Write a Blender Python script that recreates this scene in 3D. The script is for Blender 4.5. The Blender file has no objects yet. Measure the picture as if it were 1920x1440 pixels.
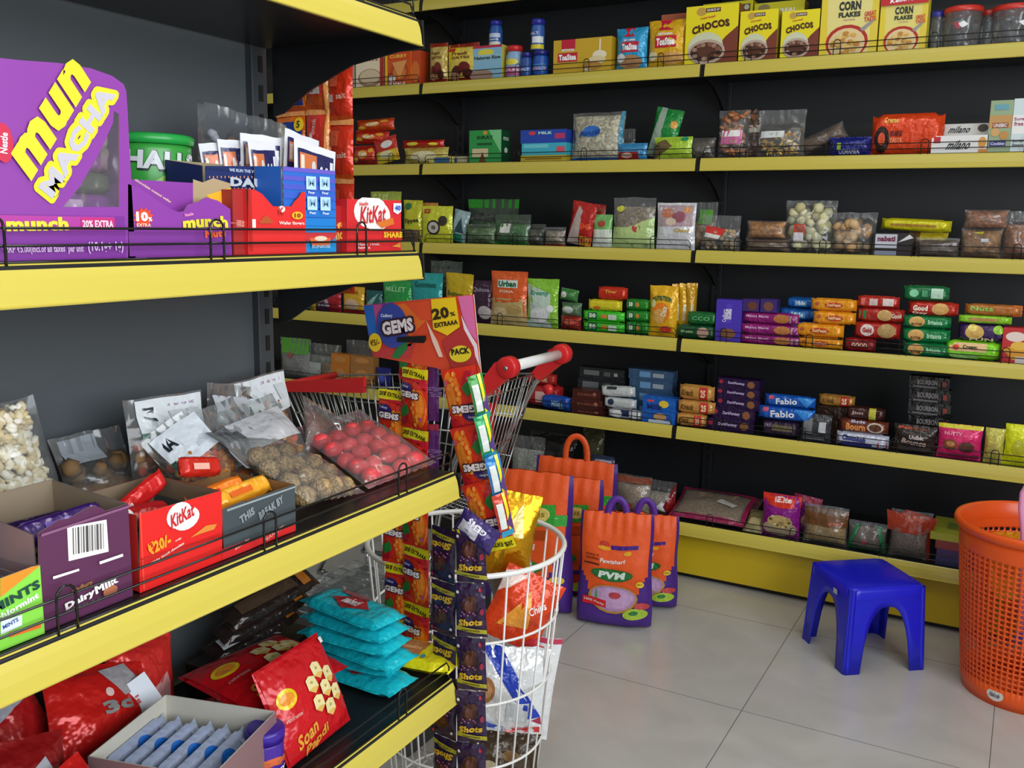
import bpy, bmesh, math, random
from math import sin, cos, pi, sqrt, atan2, radians
from mathutils import Vector, Matrix, noise

# ------------------------------------------------------------------ camera
FPX = 1754.39; CX, CY = 960.0, 720.0; HC = 1.29
def _n(v): return v.normalized()
_X = -_n(Vector((-2266-CX, 367-CY, FPX)))
_Y = _n(Vector((1945-CX, 437.5-CY, FPX)))
_Y = _n(_Y - _X*_X.dot(_Y))
_Z = _X.cross(_Y)
RM = Matrix((_X, _Y, _Z))
scn = bpy.context.scene
COL = scn.collection
cam = bpy.data.objects.new('camera', bpy.data.cameras.new('camera'))
COL.objects.link(cam)
rt = RM @ Vector((1, 0, 0)); up = -(RM @ Vector((0, 1, 0))); bk = -(RM @ Vector((0, 0, 1)))
cam.matrix_world = Matrix(((rt.x, up.x, bk.x, 0), (rt.y, up.y, bk.y, 0), (rt.z, up.z, bk.z, HC), (0, 0, 0, 1)))
cam.data.sensor_width = 36; cam.data.lens = FPX/1920*36; cam.data.clip_start = .02
scn.camera = cam
scn.view_settings.view_transform = 'Standard'; scn.view_settings.look = 'None'
scn.view_settings.gamma = 1; scn.view_settings.use_curve_mapping = False
scn.view_settings.exposure = 0.2
w = bpy.data.worlds.new('world'); scn.world = w; w.use_nodes = True
w.node_tree.nodes['Background'].inputs[0].default_value = (.75, .85, 1, 1)
w.node_tree.nodes['Background'].inputs[1].default_value = .6
def area(name, loc, rot, sx, sy, power, col, parent=None):
    l = bpy.data.lights.new(name, 'AREA'); l.shape = 'RECTANGLE'; l.size = sx; l.size_y = sy
    l.energy = power; l.color = col
    o = bpy.data.objects.new(name, l); COL.objects.link(o); o.location = loc; o.rotation_euler = rot
    if parent: o.parent = parent
    return o
area('window_daylight', (1.62, -.2, 1.72), (0, radians(90), 0), 1.45, 3.6, 82, (.93, .97, 1))
area('doorway_daylight', (-.1, -2.9, 1.25), (radians(90), 0, 0), 1.4, 2.1, 5, (.93, .97, 1))
def ray(px, py): return RM @ Vector((px-CX, py-CY, FPX))
def onY(px, py, y): r = ray(px, py); return r*(y/r.y)+Vector((0, 0, HC))
def onX(px, py, x): r = ray(px, py); return r*(x/r.x)+Vector((0, 0, HC))
def onZ(px, py, z): r = ray(px, py); return r*((z-HC)/r.z)+Vector((0, 0, HC))

# ------------------------------------------------------------------ materials
def lin(h):
    h = h.lstrip('#')
    if len(h) == 3: h = ''.join(c*2 for c in h)
    r = [int(h[i:i+2], 16)/255 for i in (0, 2, 4)]
    return [c/12.92 if c <= .04045 else ((c+.055)/1.055)**2.4 for c in r]
_M = {}
KIND = dict(card=(.42, 0, 0), foil=(.21, .12, .75), metal=(.25, .8, .35), plas=(.3, 0, 0), print=(.38, 0, 0), matte=(.75, 0, 0),
            gloss=(.12, 0, 0), cloth=(.5, 0, .25), chrome=(.22, .9, 0), fprint=(.23, .05, .6))
def M(col, kind='card'):
    k = (col, kind)
    if k in _M: return _M[k]
    m = bpy.data.materials.new('%s_%s' % (kind, col)); m.use_nodes = True
    nt = m.node_tree; b = nt.nodes['Principled BSDF']
    if kind == 'clear':
        nt.nodes.remove(b)
        out = nt.nodes['Material Output']
        tr = nt.nodes.new('ShaderNodeBsdfTransparent'); gl = nt.nodes.new('ShaderNodeBsdfGlossy')
        gl.inputs['Roughness'].default_value = .16; df = nt.nodes.new('ShaderNodeBsdfDiffuse')
        tr.inputs[0].default_value = (*lin(col), 1); df.inputs[0].default_value = (.85, .87, .9, 1)
        fr = nt.nodes.new('ShaderNodeLayerWeight'); fr.inputs[0].default_value = .28
        nz = nt.nodes.new('ShaderNodeTexNoise'); nz.inputs['Scale'].default_value = 26; nz.inputs['Detail'].default_value = 1
        bp = nt.nodes.new('ShaderNodeBump'); bp.inputs['Strength'].default_value = .9; bp.inputs['Distance'].default_value = .012
        tc = nt.nodes.new('ShaderNodeTexCoord')
        L = nt.links.new
        L(tc.outputs['Object'], nz.inputs['Vector']); L(nz.outputs[0], bp.inputs['Height'])
        L(bp.outputs[0], gl.inputs['Normal']); L(bp.outputs[0], fr.inputs['Normal'])
        ad = nt.nodes.new('ShaderNodeMath'); ad.operation = 'MULTIPLY_ADD'; ad.inputs[1].default_value = .55; ad.inputs[2].default_value = .05
        L(fr.outputs['Fresnel'], ad.inputs[0])
        m1 = nt.nodes.new('ShaderNodeMixShader'); L(ad.outputs[0], m1.inputs[0])
        m0 = nt.nodes.new('ShaderNodeMixShader'); m0.inputs[0].default_value = .07
        L(tr.outputs[0], m0.inputs[1]); L(df.outputs[0], m0.inputs[2])
        L(m0.outputs[0], m1.inputs[1]); L(gl.outputs[0], m1.inputs[2]); L(m1.outputs[0], out.inputs[0])
        _M[k] = m; return m
    if kind == 'grain' or kind == 'fine':
        vo = nt.nodes.new('ShaderNodeTexVoronoi'); vo.inputs['Scale'].default_value = 110 if kind == 'grain' else 300
        tc = nt.nodes.new('ShaderNodeTexCoord'); nt.links.new(tc.outputs['Object'], vo.inputs['Vector'])
        rp = nt.nodes.new('ShaderNodeValToRGB'); c = lin(col)
        rp.color_ramp.elements[0].color = (*[min(1, x*1.35+.01) for x in c], 1)
        rp.color_ramp.elements[1].color = (*[x*.62 for x in c], 1); rp.color_ramp.elements[1].position = .8
        sp = nt.nodes.new('ShaderNodeSeparateColor'); nt.links.new(vo.outputs['Color'], sp.inputs[0])
        nt.links.new(sp.outputs[0], rp.inputs[0]); nt.links.new(rp.outputs[0], b.inputs['Base Color'])
        bp = nt.nodes.new('ShaderNodeBump'); bp.inputs['Strength'].default_value = .8; bp.inputs['Distance'].default_value = .003
        bp.invert = True
        nt.links.new(vo.outputs['Distance'], bp.inputs['Height']); nt.links.new(bp.outputs[0], b.inputs['Normal'])
        b.inputs['Roughness'].default_value = .55
        _M[k] = m; return m
    ro, me, bu = KIND[kind]
    b.inputs['Base Color'].default_value = (*lin(col), 1); b.inputs['Roughness'].default_value = ro
    b.inputs['Metallic'].default_value = me
    if bu:
        tc = nt.nodes.new('ShaderNodeTexCoord'); nz = nt.nodes.new('ShaderNodeTexNoise')
        nz.inputs['Scale'].default_value = 38; nz.inputs['Detail'].default_value = 2
        bp = nt.nodes.new('ShaderNodeBump'); bp.inputs['Strength'].default_value = bu; bp.inputs['Distance'].default_value = .01
        nt.links.new(tc.outputs['Object'], nz.inputs['Vector']); nt.links.new(nz.outputs[0], bp.inputs['Height'])
        nt.links.new(bp.outputs[0], b.inputs['Normal'])
    _M[k] = m; return m

# ------------------------------------------------------------------ mesh builder
_T = {}
def textmesh(s, bold):
    k = (s, bold)
    if k in _T: return _T[k]
    c = bpy.data.curves.new('t', 'FONT'); c.body = s; c.size = 1; c.resolution_u = 2; c.offset = .03 if bold == 1 else (.055 if bold == 2 else 0)
    c.space_character = 1.0+(.04*bold)
    o = bpy.data.objects.new('t', c); COL.objects.link(o)
    bpy.context.view_layer.update()
    me = bpy.data.meshes.new_from_object(o.evaluated_get(bpy.context.evaluated_depsgraph_get()))
    vs = [tuple(v.co[:2]) for v in me.vertices]; fs = [tuple(p.vertices) for p in me.polygons]
    bpy.data.objects.remove(o); bpy.data.meshes.remove(me)
    if vs:
        x0 = min(v[0] for v in vs); x1 = max(v[0] for v in vs); y0 = min(v[1] for v in vs); y1 = max(v[1] for v in vs)
        vs = [((x-(x0+x1)/2)/max(x1-x0, 1e-6), (y-(y0+y1)/2)/max(y1-y0, 1e-6)) for x, y in vs]
    _T[k] = (vs, fs); return _T[k]

def settle(o, z):
    """lift or lower a turned object so that its lowest point rests at height z"""
    R = o.rotation_euler.to_matrix(); lo = 1e9
    def walk(q, T):
        nonlocal lo
        if q.type == 'MESH':
            for v in q.data.vertices: lo = min(lo, (T @ v.co).z)
        for ch in bpy.data.objects:
            if ch.parent == q: walk(ch, T @ ch.matrix_basis)
    walk(o, R.to_4x4()); o.location.z = z-lo+.0005

class MB:
    def __init__(s): s.v = []; s.f = []; s.m = []; s.sm = []; s.mats = []
    def mi(s, m):
        if m not in s.mats: s.mats.append(m)
        return s.mats.index(m)
    def add(s, vs, fs, m, smooth=False):
        o = len(s.v); s.v += [tuple(v) for v in vs]; i = s.mi(m)
        for f in fs: s.f.append(tuple(a+o for a in f)); s.m.append(i); s.sm.append(smooth)
    def grid(s, fn, nu, nv, m, smooth=True, flip=False, cu=False):
        vs = [fn(i/nu, j/nv) for j in range(nv+1) for i in range(nu+1)]
        fs = []
        for j in range(nv):
            for i in range(nu):
                a = j*(nu+1)+i; q = (a, a+1, a+nu+2, a+nu+1)
                fs.append(q[::-1] if flip else q)
        s.add(vs, fs, m, smooth)
    def box(s, x0, x1, y0, y1, z0, z1, m):
        vs = [(x, y, z) for z in (z0, z1) for y in (y0, y1) for x in (x0, x1)]
        s.add(vs, [(0, 2, 3, 1), (4, 5, 7, 6), (0, 1, 5, 4), (2, 6, 7, 3), (0, 4, 6, 2), (1, 3, 7, 5)], m)
    def rbox(s, x0, x1, y0, y1, z0, z1, m, r=.002):
        bm = bmesh.new(); bmesh.ops.create_cube(bm, size=1)
        for v in bm.verts: v.co = ((x0+x1)/2+v.co.x*(x1-x0), (y0+y1)/2+v.co.y*(y1-y0), (z0+z1)/2+v.co.z*(z1-z0))
        r = min(r, (x1-x0)/2.1, (y1-y0)/2.1, (z1-z0)/2.1)
        bmesh.ops.bevel(bm, geom=bm.edges[:], offset=r, segments=2, affect='EDGES', profile=.6)
        bm.verts.index_update()
        s.add([v.co[:] for v in bm.verts], [[v.index for v in f.verts] for f in bm.faces], m, False); bm.free()
    def tube(s, pts, r, m, n=6, closed=False):
        pts = [Vector(p) for p in pts]; L = len(pts); vs = []; prev = None
        for i, p in enumerate(pts):
            if closed: t = pts[(i+1) % L]-pts[i-1]
            else: t = pts[min(i+1, L-1)]-pts[max(i-1, 0)]
            if t.length < 1e-9: t = Vector((0, 0, 1))
            t.normalize()
            a = prev if prev is not None else (Vector((0, 0, 1)) if abs(t.z) < .9 else Vector((1, 0, 0)))
            a = (a-t*a.dot(t)); a = a.normalized() if a.length > 1e-6 else t.orthogonal().normalized(); prev = a
            b = t.cross(a)
            rr = r[i] if isinstance(r, (list, tuple)) else r
            vs += [p+(a*cos(2*pi*k/n)+b*sin(2*pi*k/n))*rr for k in range(n)]
        fs = []
        for i in range(L if closed else L-1):
            j = (i+1) % L
            for k in range(n): fs.append((i*n+k, i*n+(k+1) % n, j*n+(k+1) % n, j*n+k))
        if not closed: fs += [tuple(range(n))[::-1], tuple((L-1)*n+k for k in range(n))]
        s.add(vs, fs, m, True)
    def lathe(s, prof, m, n=20, c=(0, 0, 0), caps=True):
        vs = [(c[0]+r*cos(2*pi*k/n), c[1]+r*sin(2*pi*k/n), c[2]+z) for r, z in prof for k in range(n)]
        fs = [(i*n+k, i*n+(k+1) % n, (i+1)*n+(k+1) % n, (i+1)*n+k) for i in range(len(prof)-1) for k in range(n)]
        s.add(vs, fs, m, True)
        if caps:
            for i, rev in ((0, True), (len(prof)-1, False)):
                if prof[i][0] > 1e-4:
                    q = tuple(i*n+k for k in range(n)); o = len(s.v)-len(vs)
                    s.f.append(tuple(a+o for a in (q[::-1] if rev else q))); s.m.append(s.mi(m)); s.sm.append(False)
    def ball(s, c, r, m, sub=1, sc=(1, 1, 1), jit=0, rot=None):
        bm = bmesh.new(); bmesh.ops.create_icosphere(bm, subdivisions=sub, radius=1)
        R = rot or Matrix.Identity(3)
        vs = []
        for v in bm.verts:
            q = Vector((v.co.x*sc[0], v.co.y*sc[1], v.co.z*sc[2]))*r*(1+random.uniform(-jit, jit))
            vs.append(tuple(R @ q+Vector(c)))
        bm.verts.index_update()
        s.add(vs, [[v.index for v in f.verts] for f in bm.faces], m, True); bm.free()
    # decals: every mark is laid on surface S(u,v,e)
    def decals(s, S0, D, kind='print', e0=.0004, asp=1.0):
        e = e0
        for d in D:
            e += .00022; t = d[0]
            S = S0 if t == 't' else (lambda u, v, q: S0(u, min(max(v, .004), 1.02), q)); mt = M(d[-1] if t != 't' else d[6], kind)
            if t == 'r':
                _, u0, v0, u1, v1, c = d
                nu = max(1, int(abs(u1-u0)*10)); nv = max(1, int(abs(v1-v0)*8))
                s.grid(lambda a, b: S(u0+(u1-u0)*a, v0+(v1-v0)*b, e), nu, nv, mt)
            elif t == 'e':
                _, uc, vc, ru, rv, c = d; n = 18; k = 3; vs = [S(uc, vc, e)]; fs = []
                for j in range(1, k+1):
                    for i in range(n):
                        a = 2*pi*i/n; vs.append(S(uc+ru*cos(a)*j/k, vc+rv*sin(a)*j/k, e))
                for i in range(n): fs.append((0, 1+i, 1+(i+1) % n))
                for j in range(k-1):
                    for i in range(n):
                        a = 1+j*n; fs.append((a+i, a+n+i, a+n+(i+1) % n, a+(i+1) % n))
                s.add(vs, fs, mt, True)
            elif t == 'p':
                P = d[1]; uc = sum(p[0] for p in P)/len(P); vc = sum(p[1] for p in P)/len(P); Q = []
                for i in range(len(P)):
                    a = P[i]; b = P[(i+1) % len(P)]
                    for q in range(3): Q.append((a[0]+(b[0]-a[0])*q/3, a[1]+(b[1]-a[1])*q/3))
                n = len(Q); k = 3; vs = [S(uc, vc, e)]; fs = []
                for j in range(1, k+1):
                    for q in Q: vs.append(S(uc+(q[0]-uc)*j/k, vc+(q[1]-vc)*j/k, e))
                for i in range(n): fs.append((0, 1+i, 1+(i+1) % n))
                for j in range(k-1):
                    for i in range(n):
                        a = 1+j*n; fs.append((a+i, a+n+i, a+n+(i+1) % n, a+(i+1) % n))
                s.add(vs, fs, mt, True)
            elif t == 't':
                _, uc, vc, wd, ht, txt, c = d[:7]; rot = d[7] if len(d) > 7 else 0; bold = d[8] if len(d) > 8 else 1
                arc = d[9] if len(d) > 9 else 0; sh = d[10] if len(d) > 10 else 0
                vs, fs = textmesh(txt, bold); ca, sa = cos(radians(rot)), sin(radians(rot)); out = []
                for x, y in vs:
                    X = x*wd+y*ht*sh/asp; Y = y*ht-arc*(4*x*x)*ht
                    Xp = X*asp; out.append(S(uc+(Xp*ca-Y*sa)/asp, vc+(Xp*sa+Y*ca), e+(.0003 if e0 < .001 else .0008)))
                s.add(out, fs, mt, False)
    def build(s, name, parent=None, loc=None, rot=None, **kw):
        me = bpy.data.meshes.new(name); me.from_pydata(s.v, [], s.f)
        for m in s.mats: me.materials.append(m)
        me.polygons.foreach_set('material_index', s.m); me.polygons.foreach_set('use_smooth', s.sm); me.update()
        o = bpy.data.objects.new(name, me); COL.objects.link(o)
        if parent: o.parent = parent
        if loc is not None: o.location = loc
        if rot is not None: o.rotation_euler = rot
        for k, v in kw.items(): o[k] = v
        return o
def empty(name, label, cat, loc=(0, 0, 0), rz=0, group=None):
    o = bpy.data.objects.new(name, None); COL.objects.link(o); o.location = loc
    o.rotation_euler = rz if isinstance(rz, tuple) else (0, 0, rz); o.empty_display_size = .05
    o['label'] = label; o['category'] = cat
    if group: o['group'] = group
    return o
def tag(o, label, cat, group=None):
    o['label'] = label; o['category'] = cat
    if group: o['group'] = group
    return o
def T_(u, v, wd, ht, s, c, rot=0, bold=1, arc=0, sh=0): return ('t', u, v, wd, ht, s, c, rot, bold, arc, sh)
def R_(a, b, c, d, col): return ('r', a, b, c, d, col)
def E_(a, b, c, d, col): return ('e', a, b, c, d, col)
def P_(pts, col): return ('p', pts, col)
def barcode(u0, v0, u1, v1, n=14, seed=1):
    r = random.Random(seed); D = [R_(u0, v0, u1, v1, 'f4f4f4')]; x = u0+(u1-u0)*.08
    while x < u1-(u1-u0)*.1:
        b = (u1-u0)*r.uniform(.015, .05); D.append(R_(x, v0+(v1-v0)*.15, x+b, v1-(v1-v0)*.1, '333')); x += b+(u1-u0)*r.uniform(.02, .05)
    return D
# ------------------------------------------------------------------ room
def nodes_floor():
    m = bpy.data.materials.new('polished_tile'); m.use_nodes = True; nt = m.node_tree; b = nt.nodes['Principled BSDF']; L = nt.links.new
    tc = nt.nodes.new('ShaderNodeTexCoord'); sp = nt.nodes.new('ShaderNodeSeparateXYZ'); L(tc.outputs['Object'], sp.inputs[0])
    def line(out, off):
        a = nt.nodes.new('ShaderNodeMath'); a.operation = 'SUBTRACT'; a.inputs[1].default_value = off; L(out, a.inputs[0])
        q = nt.nodes.new('ShaderNodeMath'); q.operation = 'PINGPONG'; q.inputs[1].default_value = .3; L(a.outputs[0], q.inputs[0])
        r = nt.nodes.new('ShaderNodeMath'); r.operation = 'LESS_THAN'; r.inputs[1].default_value = .0012; L(q.outputs[0], r.inputs[0]); return r
    a = line(sp.outputs[0], -.578); c = line(sp.outputs[1], 2.372)
    mx = nt.nodes.new('ShaderNodeMath'); mx.operation = 'MAXIMUM'; L(a.outputs[0], mx.inputs[0]); L(c.outputs[0], mx.inputs[1])
    nz = nt.nodes.new('ShaderNodeTexNoise'); nz.inputs['Scale'].default_value = 4; nz.inputs['Detail'].default_value = 8; nz.inputs['Distortion'].default_value = 1.2
    L(tc.outputs['Object'], nz.inputs['Vector'])
    rp = nt.nodes.new('ShaderNodeValToRGB'); L(nz.outputs[0], rp.inputs[0])
    rp.color_ramp.elements[0].position = .3; rp.color_ramp.elements[0].color = (*lin('b4b2ae'), 1)
    rp.color_ramp.elements[1].position = .7; rp.color_ramp.elements[1].color = (*lin('c2c0bc'), 1)
    mc = nt.nodes.new('ShaderNodeMix'); mc.data_type = 'RGBA'; L(mx.outputs[0], mc.inputs['Factor']); L(rp.outputs[0], mc.inputs['A']); mc.inputs['B'].default_value = (*lin('6f6d6a'), 1)
    L(mc.outputs['Result'], b.inputs['Base Color']); b.inputs['Roughness'].default_value = .2
    return m
def struct(name, mb, **k): o = mb.build(name); o['kind'] = 'structure'; return o
mb = MB(); mb.box(-4.1, 1.7, -3.1, 3.8, -.1, 0, nodes_floor()); struct('floor', mb)
mb = MB(); mb.box(-4.1, 1.7, -3.1, 3.8, 2.95, 3.05, M('e8e6e0', 'matte')); struct('ceiling', mb)
wallm = M('d9d6cc', 'matte')
mb = MB(); mb.box(-4.1, 1.7, 3.72, 3.8, 0, 2.95, wallm); struct('wall_back', mb)
mb = MB(); mb.box(-4.1, -4.0, -3.1, 3.72, 0, 2.95, wallm); struct('wall_left', mb)
mb = MB()
mb.box(1.66, 1.7, -3.0, 3.72, 0, .95, wallm); mb.box(1.66, 1.7, -3.0, 3.72, 2.5, 2.95, wallm)
mb.box(1.66, 1.7, -3.0, -2.05, .95, 2.5, wallm); mb.box(1.66, 1.7, 1.65, 3.72, .95, 2.5, wallm); struct('wall_right', mb)
mb = MB()
mb.box(-4.0, -.85, -3.1, -3.0, 0, 2.95, wallm); mb.box(.65, 1.66, -3.1, -3.0, 0, 2.95, wallm); mb.box(-.85, .65, -3.1, -3.0, 2.35, 2.95, wallm); struct('wall_front', mb)
fm = M('b8bcc0', 'chrome')
mb = MB()
for y in (-2.05, -.22, 1.61): mb.box(1.66, 1.7, y, y+.04, .95, 2.5, fm)
for z in (.95, 2.46): mb.box(1.66, 1.7, -2.05, 1.65, z, z+.04, fm)
struct('window_1', mb)
mb = MB()
for x in (-.85, .61): mb.box(x, x+.04, -3.08, -3.02, 0, 2.35, fm)
mb.box(-.85, .65, -3.08, -3.02, 2.31, 2.35, fm); struct('door_1', mb)
for i, (x, y) in enumerate(((-.35, .9), (-.35, 2.35), (-2.9, 1.6))):
    t = empty('ceiling_light', ['white ceiling tube light over the near aisle', 'white ceiling tube light over the far aisle', 'white ceiling tube light behind the near rack'][i], 'light', (x, y, 2.93))
    mb = MB(); mb.box(-.62, .62, -.06, .06, -.035, .02, M('eee', 'plas')); mb.build('housing', t)
    area('tube_lamp', (0, 0, -.05), (0, 0, 0), 1.2, .1, (8, 5, 3)[i], (1, .97, .9), t)

# ------------------------------------------------------------------ racks

def yellow():
    m = bpy.data.materials.new('yellow_price_strip'); m.use_nodes = True; b = m.node_tree.nodes['Principled BSDF']
    b.inputs['Base Color'].default_value = (*lin('cbbb50'), 1); b.inputs['Roughness'].default_value = .28
    return m
YEL = yellow(); BLK = M('1b1b1d', 'plas'); DK = M('1a1a1c', 'card'); PAN = M('24262a', 'card'); WIRE = M('151516', 'gloss')
# shelf: local x along the rack, y into the rack (front at 0), z=0 at the deck top
def rail_mesh(x0, x1, up_=.05):
    mb = MB(); r = .0016; y = .012
    for z in (.038, .02):
        pts = [(x0+.004, y, .004), (x0+.004, y, z-.012), (x0+.012, y, z), (x1-.012, y, z), (x1-.004, y, z-.012), (x1-.004, y, .004)]
        mb.tube(pts, r, WIRE, 5)
    mb.tube([(x0, y, .003), (x1, y, .003)], r, WIRE, 5)
    n = max(2, round((x1-x0)/.27)); st = (x1-x0)/n
    for i in range(n):
        xc = x0+st*(i+.5); q = [(xc-.011, y-.002, 0), (xc-.011, y-.002, up_-.012)]
        q += [(xc-.011*cos(a), y-.002, up_-.011+.011*sin(a)) for a in (.5, 1.05, 1.57, 2.1, 2.64)]
        q += [(xc+.011, y-.002, up_-.012), (xc+.011, y-.002, 0)]
        mb.tube(q, r, WIRE, 5)
    return mb
def make_shelf(label, loc, rz, L, dep, fh=.043, tilt=.008, br=True, group=None, back=0):
    t = empty('rack_shelf', label, 'shelf', loc, rz, group)
    mb = MB(); mb.rbox(.004, L-.004, .008, dep, -.022, 0, BLK, .002); mb.build('shelf_board', t)
    mb = MB(); g = .009
    prof = [(tilt+.003, .003), (tilt, 0), (tilt*.55-.0015, -fh*.3), (tilt*.3-.002, -fh*.6), (0-.0005, -fh*.93), (-.003, -fh*.96), (-.002, -fh), (.004, -fh), (tilt+.004, -.01)]
    vs = [(x, y, z) for y, z in prof for x in (g, L-g)]
    n = len(prof); mb.add(vs, [(2*i, 2*i+2, 2*i+3, 2*i+1)[::-1] for i in range(n-1)], YEL, False)
    mb.add(vs, [tuple(2*i for i in range(n)), tuple(2*i+1 for i in range(n))[::-1]], YEL)
    mb.build('price_strip', t)
    rail_mesh(.012, L-.012).build('guard_rail', t)
    if br:
        for x in (.001, L-.005):
            mb = MB(); dd = dep-.012
            P = [(.002, -.001), (.0, -fh-.002), (.05, -fh-.004), (dd*.45, -.062), (dd*.75, -.10), (dd*.93, -.135), (dd, -.14), (dd, -.001)]
            k = len(P); vs = [(x+a, y, z) for a in (0, .004) for y, z in P]
            mb.add(vs, [tuple(range(k)), tuple(range(k, 2*k))[::-1]]+[(i, k+i, k+(i+1) % k, (i+1) % k) for i in range(k)], BLK)
            mb.build('bracket', t)
    return t
# wall rack rows: (front plane y, underside of the strip z)
ROW = {0: (3.33, 2.143), 1: (3.33, 1.816), 2: (3.33, 1.49), 3: (3.33, 1.1635), 4: (3.216, .85), 5: (3.207, .53), 6: (3.17, .184)}
BX = [-3.49, -2.29, -1.09, .11]; BACKY = 3.66; FH = .043
rown = {0: 'top', 1: 'second', 2: 'third', 3: 'fourth', 4: 'fifth', 5: 'sixth', 6: 'bottom'}
bayn = ['far left', 'middle', 'right']
for b in range(3):
    t = empty('wall_rack_frame', 'black back frame of the %s bay of the long wall rack' % bayn[b], 'rack', (BX[b], 0, 0))
    mb = MB(); mb.box(.02, 1.18, BACKY, BACKY+.012, .06, 2.6, PAN); mb.build('back_panel', t)
    for x in ((0,) if b < 2 else (0, 1.2)):
        mb = MB(); mb.rbox(x-.02, x+.02, BACKY-.02, BACKY+.03, 0, 2.6, PAN, .002)
        for k in range(46): mb.box(x-.004, x+.004, BACKY-.0206, BACKY-.019, .2+k*.05, .23+k*.05, M('050505', 'matte'))
        mb.build('upright', t)
    for r in range(7):
        if r == 6 and b < 2: continue
        y, zb = ROW[r]
        lb = 'yellow-edged black wall shelf, %s row of the %s bay' % (rown[r], bayn[b])
        if r == 6: lb = 'yellow-edged base shelf of the wall rack behind the blue stool'
        make_shelf(lb, (BX[b], y, zb+FH), 0, 1.2, BACKY-y-.02, br=r < 6, group='wall rack shelves')
# base box under the right bay, low plinth under the others
t = empty('rack_plinth', 'yellow base panel box of the wall rack behind the blue stool', 'rack base', (BX[2], 0, 0))
mb = MB(); mb.rbox(.014, 1.19, 3.222, 3.236, .021, .18, M('d2b41c', 'card'), .002); mb.build('base_panel', t)
mb = MB(); mb.box(.03, 1.19, 3.25, 3.64, .0, .16, DK); mb.build('base_box', t)
for b, lb in ((0, 'low black base deck of the wall rack hidden behind the near rack'), (1, 'low black base deck behind the rice bags')):
    mb = MB(); mb.rbox(BX[b]+.01, BX[b]+1.19, 3.2, 3.64, 0, .2, DK, .003); o = mb.build('rack_base_deck'); tag(o, lb, 'rack base')

# near rack (gondola): local x -> +Y, front faces +X
GE = 1.322
TIER = {'A': (-.90, 1.572), 'B': (-.899, 1.1973), 'C': (-.823, .8265), 'D': (-.825, .447)}
G90 = pi/2
t = empty('near_rack_frame', 'dark grey back panel and uprights of the near rack', 'rack', (0, 0, 0))
mb = MB(); mb.box(-1.27, -1.255, -1.08, GE-.04, .08, 2.2, M('50565a', 'card')); mb.build('back_panel', t)
for y in (GE-.022, .122, -1.078):
    mb = MB(); mb.rbox(-1.29, -1.24, y-.02, y+.018, 0, 2.2, M('3c4044', 'card'), .002)
    for k in range(40): mb.box(-1.2402, -1.2385, y-.004, y+.006, .2+k*.05, .228+k*.05, M('050505', 'matte'))
    mb.build('upright', t)
mb = MB(); mb.rbox(-1.24, -.84, -1.06, GE-.03, .0, .12, M('d2b41c', 'card'), .003); mb.build('base_box', t)
gn = {'A': 'top', 'B': 'second', 'C': 'third', 'D': 'lowest'}
for k, (xf, zb) in TIER.items():
    zb2 = HC + {'A': .2817, 'B': -.0927, 'C': -.4635, 'D': -.8433}[k]
    for j, y0 in enumerate((.122, -1.078)):
        make_shelf('yellow-edged shelf of the near rack, %s tier%s' % (gn[k], '' if j == 0 else ', bay beside the camera'),
                   (xf, y0, zb2+FH), G90, 1.2, 1.24+xf-.002, tilt=.010, group='near rack shelves')
def deck(k): return HC + {'A': .2817, 'B': -.0927, 'C': -.4635, 'D': -.8433}[k]+FH
# ------------------------------------------------------------------ packs
def clamp(x, a=0, b=1): return max(a, min(b, x))
def nz(x, y, s): return noise.noise((x, y, s*7.31))
def pouch_S(w, h, d, seed=0, fin=.06, pin=.05, sgn=1, top=None, wr=1.0, low=.0):
    top = fin if top is None else top
    def S(u, v, e=0):
        a = clamp((v-fin*.8)/(1-fin*.8-top)); pv = sin(pi*a**(1+low))**.55 if 0 < a < 1 else 0
        pu = max(0, 1-abs(2*u-1)**2.6)**.6
        ef = (1-a)**6+a**6
        y = d/2-sgn*(d/2)*pu*pv+wr*d*(.10*nz(u*4, v*4, seed)*pu*pv+.035*sin(u*60+seed)*ef*pu)
        x = (u-.5)*w*(1-pin*sin(pi*clamp(v)))
        zz = v*h+wr*h*.012*nz(u*3, 0, seed+5)*(1 if v > .9 else 0)
        return (x, y-sgn*e, zz)
    return S
def sleeve_S(w, h, d, seed=0, sgn=1, fl=.09):
    def S(u, v, e=0):
        a = min(u, 1-u)/fl; pu = clamp(a)**.5 if a < 1 else 1
        nk = 1-.22*math.exp(-((a-.75)/.35)**2)
        q = max(0, 1-abs(2*v-1)**3.2)**.5
        y = d/2-sgn*(d/2)*q*pu+.02*d*nz(u*7, v*3, seed)+.03*d*sin(v*34+seed)*math.exp(-a*2)
        return ((u-.5)*w, y-sgn*e, h/2+(v-.5)*h*nk*(1 if a > .5 else .94))
    return S
def shell(mb, SF, SB, nu, nv, m):
    mb.grid(lambda u, v: SF(u, v, 0), nu, nv, m); mb.grid(lambda u, v: SB(u, v, 0), nu, nv, m, flip=True)
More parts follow.
